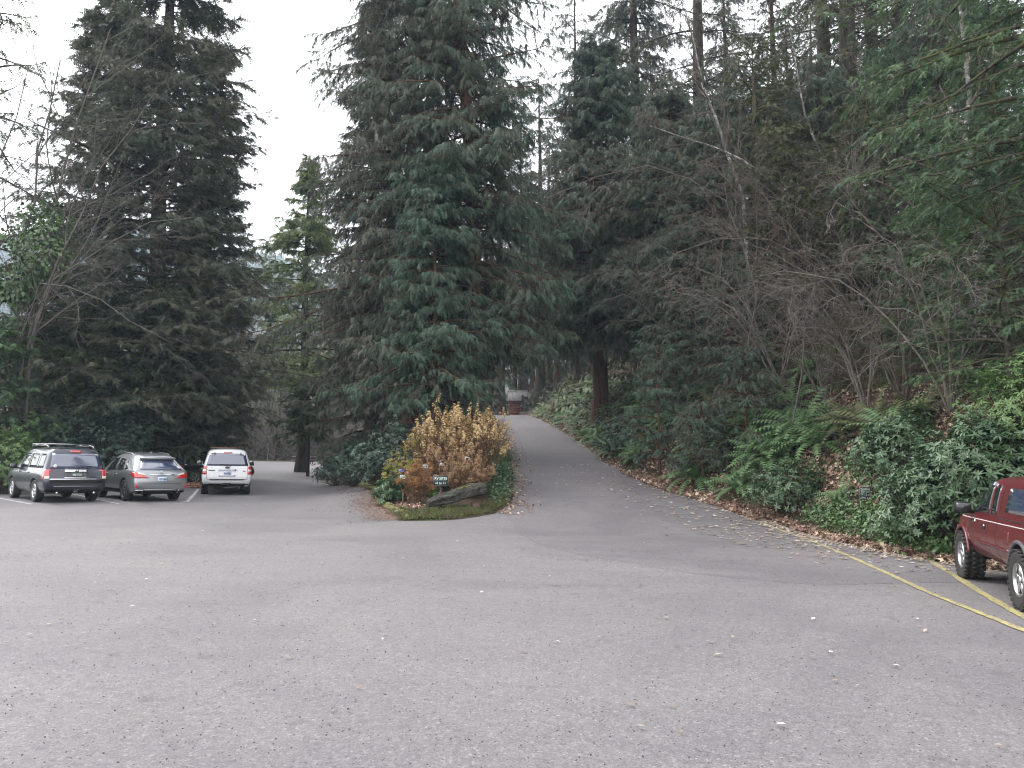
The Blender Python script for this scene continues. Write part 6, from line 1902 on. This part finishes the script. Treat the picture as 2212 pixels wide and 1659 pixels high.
# picnic table
p = on(657, 69)
e = empty('picnic_table', p, R(4), 'weathered pale picnic table with benches by the trunk of the open fir', 'table')
wm = plain('weathered_boards', (.30, .29, .24), .8, var=.25)
mb = MB()
for i in range(5): mb.box((0, -.30 + i * .15, .76), (1.95, .14, .045))
mb.build('table_top', wm, e)
for s in (-1, 1):
    mb = MB()
    for i in range(2): mb.box((0, s * (.66 + i * .15), .45), (1.95, .14, .045))
    mb.build('bench_seat', wm, e)
    mb = MB()
    mb.box((s * .72, 0, .42 - .045), (.06, 1.62, .10)); mb.box((s * .72, 0, .69), (.06, .72, .09))
    for q in (-1, 1):
        rot = Matrix.Rotation(R(q * 24), 3, 'X'); mb.box((s * .66, q * .42, .37), (.05, .10, .82), rot)
    mb.build('table_leg', M['rust'], e)

# brick kerb planter between the silver and white suvs
p = at(412, 1053)
e = empty('brick_planter', (p.x, p.y, p.z), 0, 'low curved red brick kerb between the silver and white suvs', 'planter')
bm_ = plain('old_red_brick', (.22, .10, .075), .85, var=.4)
mb = MB()
for row in range(2):
    for i in range(40):
        a = i * 2 * math.pi / 40 + row * .08
        mb.box((1.45 * math.cos(a), 1.15 * math.sin(a) + .6, .05 + row * .105), (.11, .20, .098), Matrix.Rotation(a, 3, 'Z'))
mb.build('brick_ring', bm_, e)
V = [(1.38 * math.cos(a), 1.08 * math.sin(a) + .6, .12) for a in np.linspace(0, 2 * math.pi, 24, endpoint=False)] + [(0, .6, .2)]
mb = MB(); mb.add(V, [[i, (i + 1) % 24, 24] for i in range(24)]); mb.build('soil_bed', M['soil'], e)

# cabin beyond the crest
Y = 95
xc = gx(1118, Y); zg = float(gnd(xc, Y))
e = empty('log_cabin', (xc, Y, zg), 0, 'small red brown log cabin with a ribbed grey metal roof beyond the road crest', 'cabin')
lw = plain('red_brown_logs', (.20, .058, .042), .7, var=.35)
m, t, o = M_new('grey_metal_roof'); v = coords(t)
principled(t, o, ramp(t, noise(t, v, 1.2, 4), [(.3, (.085, .083, .078)), (.7, (.14, .135, .128))]), .7, 0)
rm = m
ze = gz(865, Y) - zg; zr = gz(842, Y) - zg
mb = MB()
nlog = 9; hl = ze / nlog
for i in range(nlog):
    z = hl * (i + .5)
    mb.tube([(-1.05, 0, z), (1.0, 0, z)], hl * .53, 8); mb.tube([(-.95, .1, z + hl * .0), (-.95, 2.9, z)], hl * .5, 8); mb.tube([(.9, .1, z), (.9, 2.9, z)], hl * .5, 8)
mb.build('log_wall', lw, e)
mb = MB(); mb.box((0, 1.5, ze * .5), (1.9, 2.8, ze * .96)); mb.build('inner_wall', M['post'], e)
mb = MB()
dr = 1.7
V = [(-1.35, -.55, ze - .05), (1.7, -.55, ze - .05), (1.25, dr, zr), (-1.2, dr, zr), (-1.35, dr * 2 + .5, ze - .05), (1.7, dr * 2 + .5, ze - .05)]
V2 = [(x, y, z - .09) for x, y, z in V]
mb.add(V + V2, [[0, 1, 2, 3], [3, 2, 5, 4], [7, 6, 9, 8], [8, 9, 10, 11], [0, 6, 7, 1], [1, 7, 8, 2], [2, 8, 11, 5], [4, 5, 11, 10], [0, 3, 9, 6], [3, 4, 10, 9]])
rf = mb.build('roof', rm, e)
mb = MB()
for i in range(10):
    u = i / 9
    a = Vector(V[0]).lerp(Vector(V[1]), u); b = Vector(V[3]).lerp(Vector(V[2]), u)
    mb.tube([a + Vector((0, 0, .025)), b + Vector((0, 0, .025))], .028, 5)
mb.build('roof_rib', rm, rf)
mb = MB(); mb.tube([(-1.25, dr, zr + .05), (1.3, dr, zr + .05)], .075, 6); mb.build('ridge_cap', plain('pale_ridge_metal', (.26, .25, .23), .6), rf)
mb = MB(); mb.box((1.36, .9, ze * .46), (.62, 1.4, ze * .92), taper=.94); mb.build('stone_chimney', M['stone'], e)
# second roof glimpsed to the left
x2 = gx(1069, 104); z2 = float(gnd(x2, 104))
e = empty('cabin', (x2, 104, z2), 0, 'pale metal roofed cabin glimpsed between two trunks left of the log cabin', 'cabin')
mb = MB(); mb.box((0, 0, (gz(872, 104) - z2) / 2), (3.2, 3, gz(872, 104) - z2)); mb.build('wall', plain('pale_boards', (.35, .34, .31), .8), e)
zt, zl = gz(829, 104) - z2, gz(868, 104) - z2
mb = MB(); mb.add([(-2, -1.9, zl), (2, -1.9, zl), (1.8, 0, zt), (-1.8, 0, zt), (-2, 1.9, zl), (2, 1.9, zl)], [[0, 1, 2, 3], [3, 2, 5, 4], [0, 4, 5, 1]]); mb.build('roof', plain('bright_metal_roof', (.30, .31, .31), .6), e)

# pale building glimpsed behind the left shrubs
x2 = gx(215, 52); z2 = float(gnd(x2, 52))
e = empty('shed', (x2, 52, z2), R(20), 'pale clapboard building glimpsed through shrubs behind the parked suvs', 'building')
cb = plain('cream_boards', (.42, .42, .37), .8, var=.1)
mb = MB()
for i in range(14): mb.box((0, -2.0 - (i % 1) * .01, .2 + i * .2), (13, .05, .19), Matrix.Rotation(R(5), 3, 'X'))
mb.box((0, 0, 1.5), (12.9, 3.9, 2.9)); mb.build('wall', cb, e)
mb = MB(); mb.add([(-6.8, -2.5, 2.95), (6.8, -2.5, 2.95), (6.8, 0, 4.1), (-6.8, 0, 4.1), (-6.8, 2.5, 2.95), (6.8, 2.5, 2.95)], [[0, 1, 2, 3], [3, 2, 5, 4], [0, 4, 5, 1]]); mb.build('roof', rm, e)
for i in range(4):
    mb = MB(); mb.box((-4.5 + i * 3, -2.05, 1.7), (1.0, .08, 1.0)); mb.build('window', M['cglass'], e)

# overhead cable
c0 = Vector((gx(425, 52), 52, gz(852, 52))); c1 = Vector((gx(830, 47), 47, gz(795, 47)))
pts = []
for i in range(25):
    u = i / 24; q = c0.lerp(c1, u); q.z -= .55 * math.sin(math.pi * u) ** 1.0 * .8; pts.append(tuple(q))
mb = MB(); mb.tube(pts, .016, 5)
tag(mb.build('overhead_cable', plain('grey_cable', (.3, .3, .28), .6)), 'thin grey overhead cable sagging past the open fir', 'cable')

# air: pale haze around the whole place
mb = MB(); mb.box((-105, 546, 138), (1070, 1232, 284))
m, t, o = M_new('valley_haze')
v_ = N(t, 'ShaderNodeVolumePrincipled')
v_.inputs['Color'].default_value = (.62, .78, .96, 1)
v_.inputs['Density'].default_value = HAZE
v_.inputs['Anisotropy'].default_value = 0.0
t.links.new(v_.outputs[0], o.inputs['Volume'])
tag(mb.build('haze', m), 'thin pale haze filling the valley', 'haze', kind='stuff')
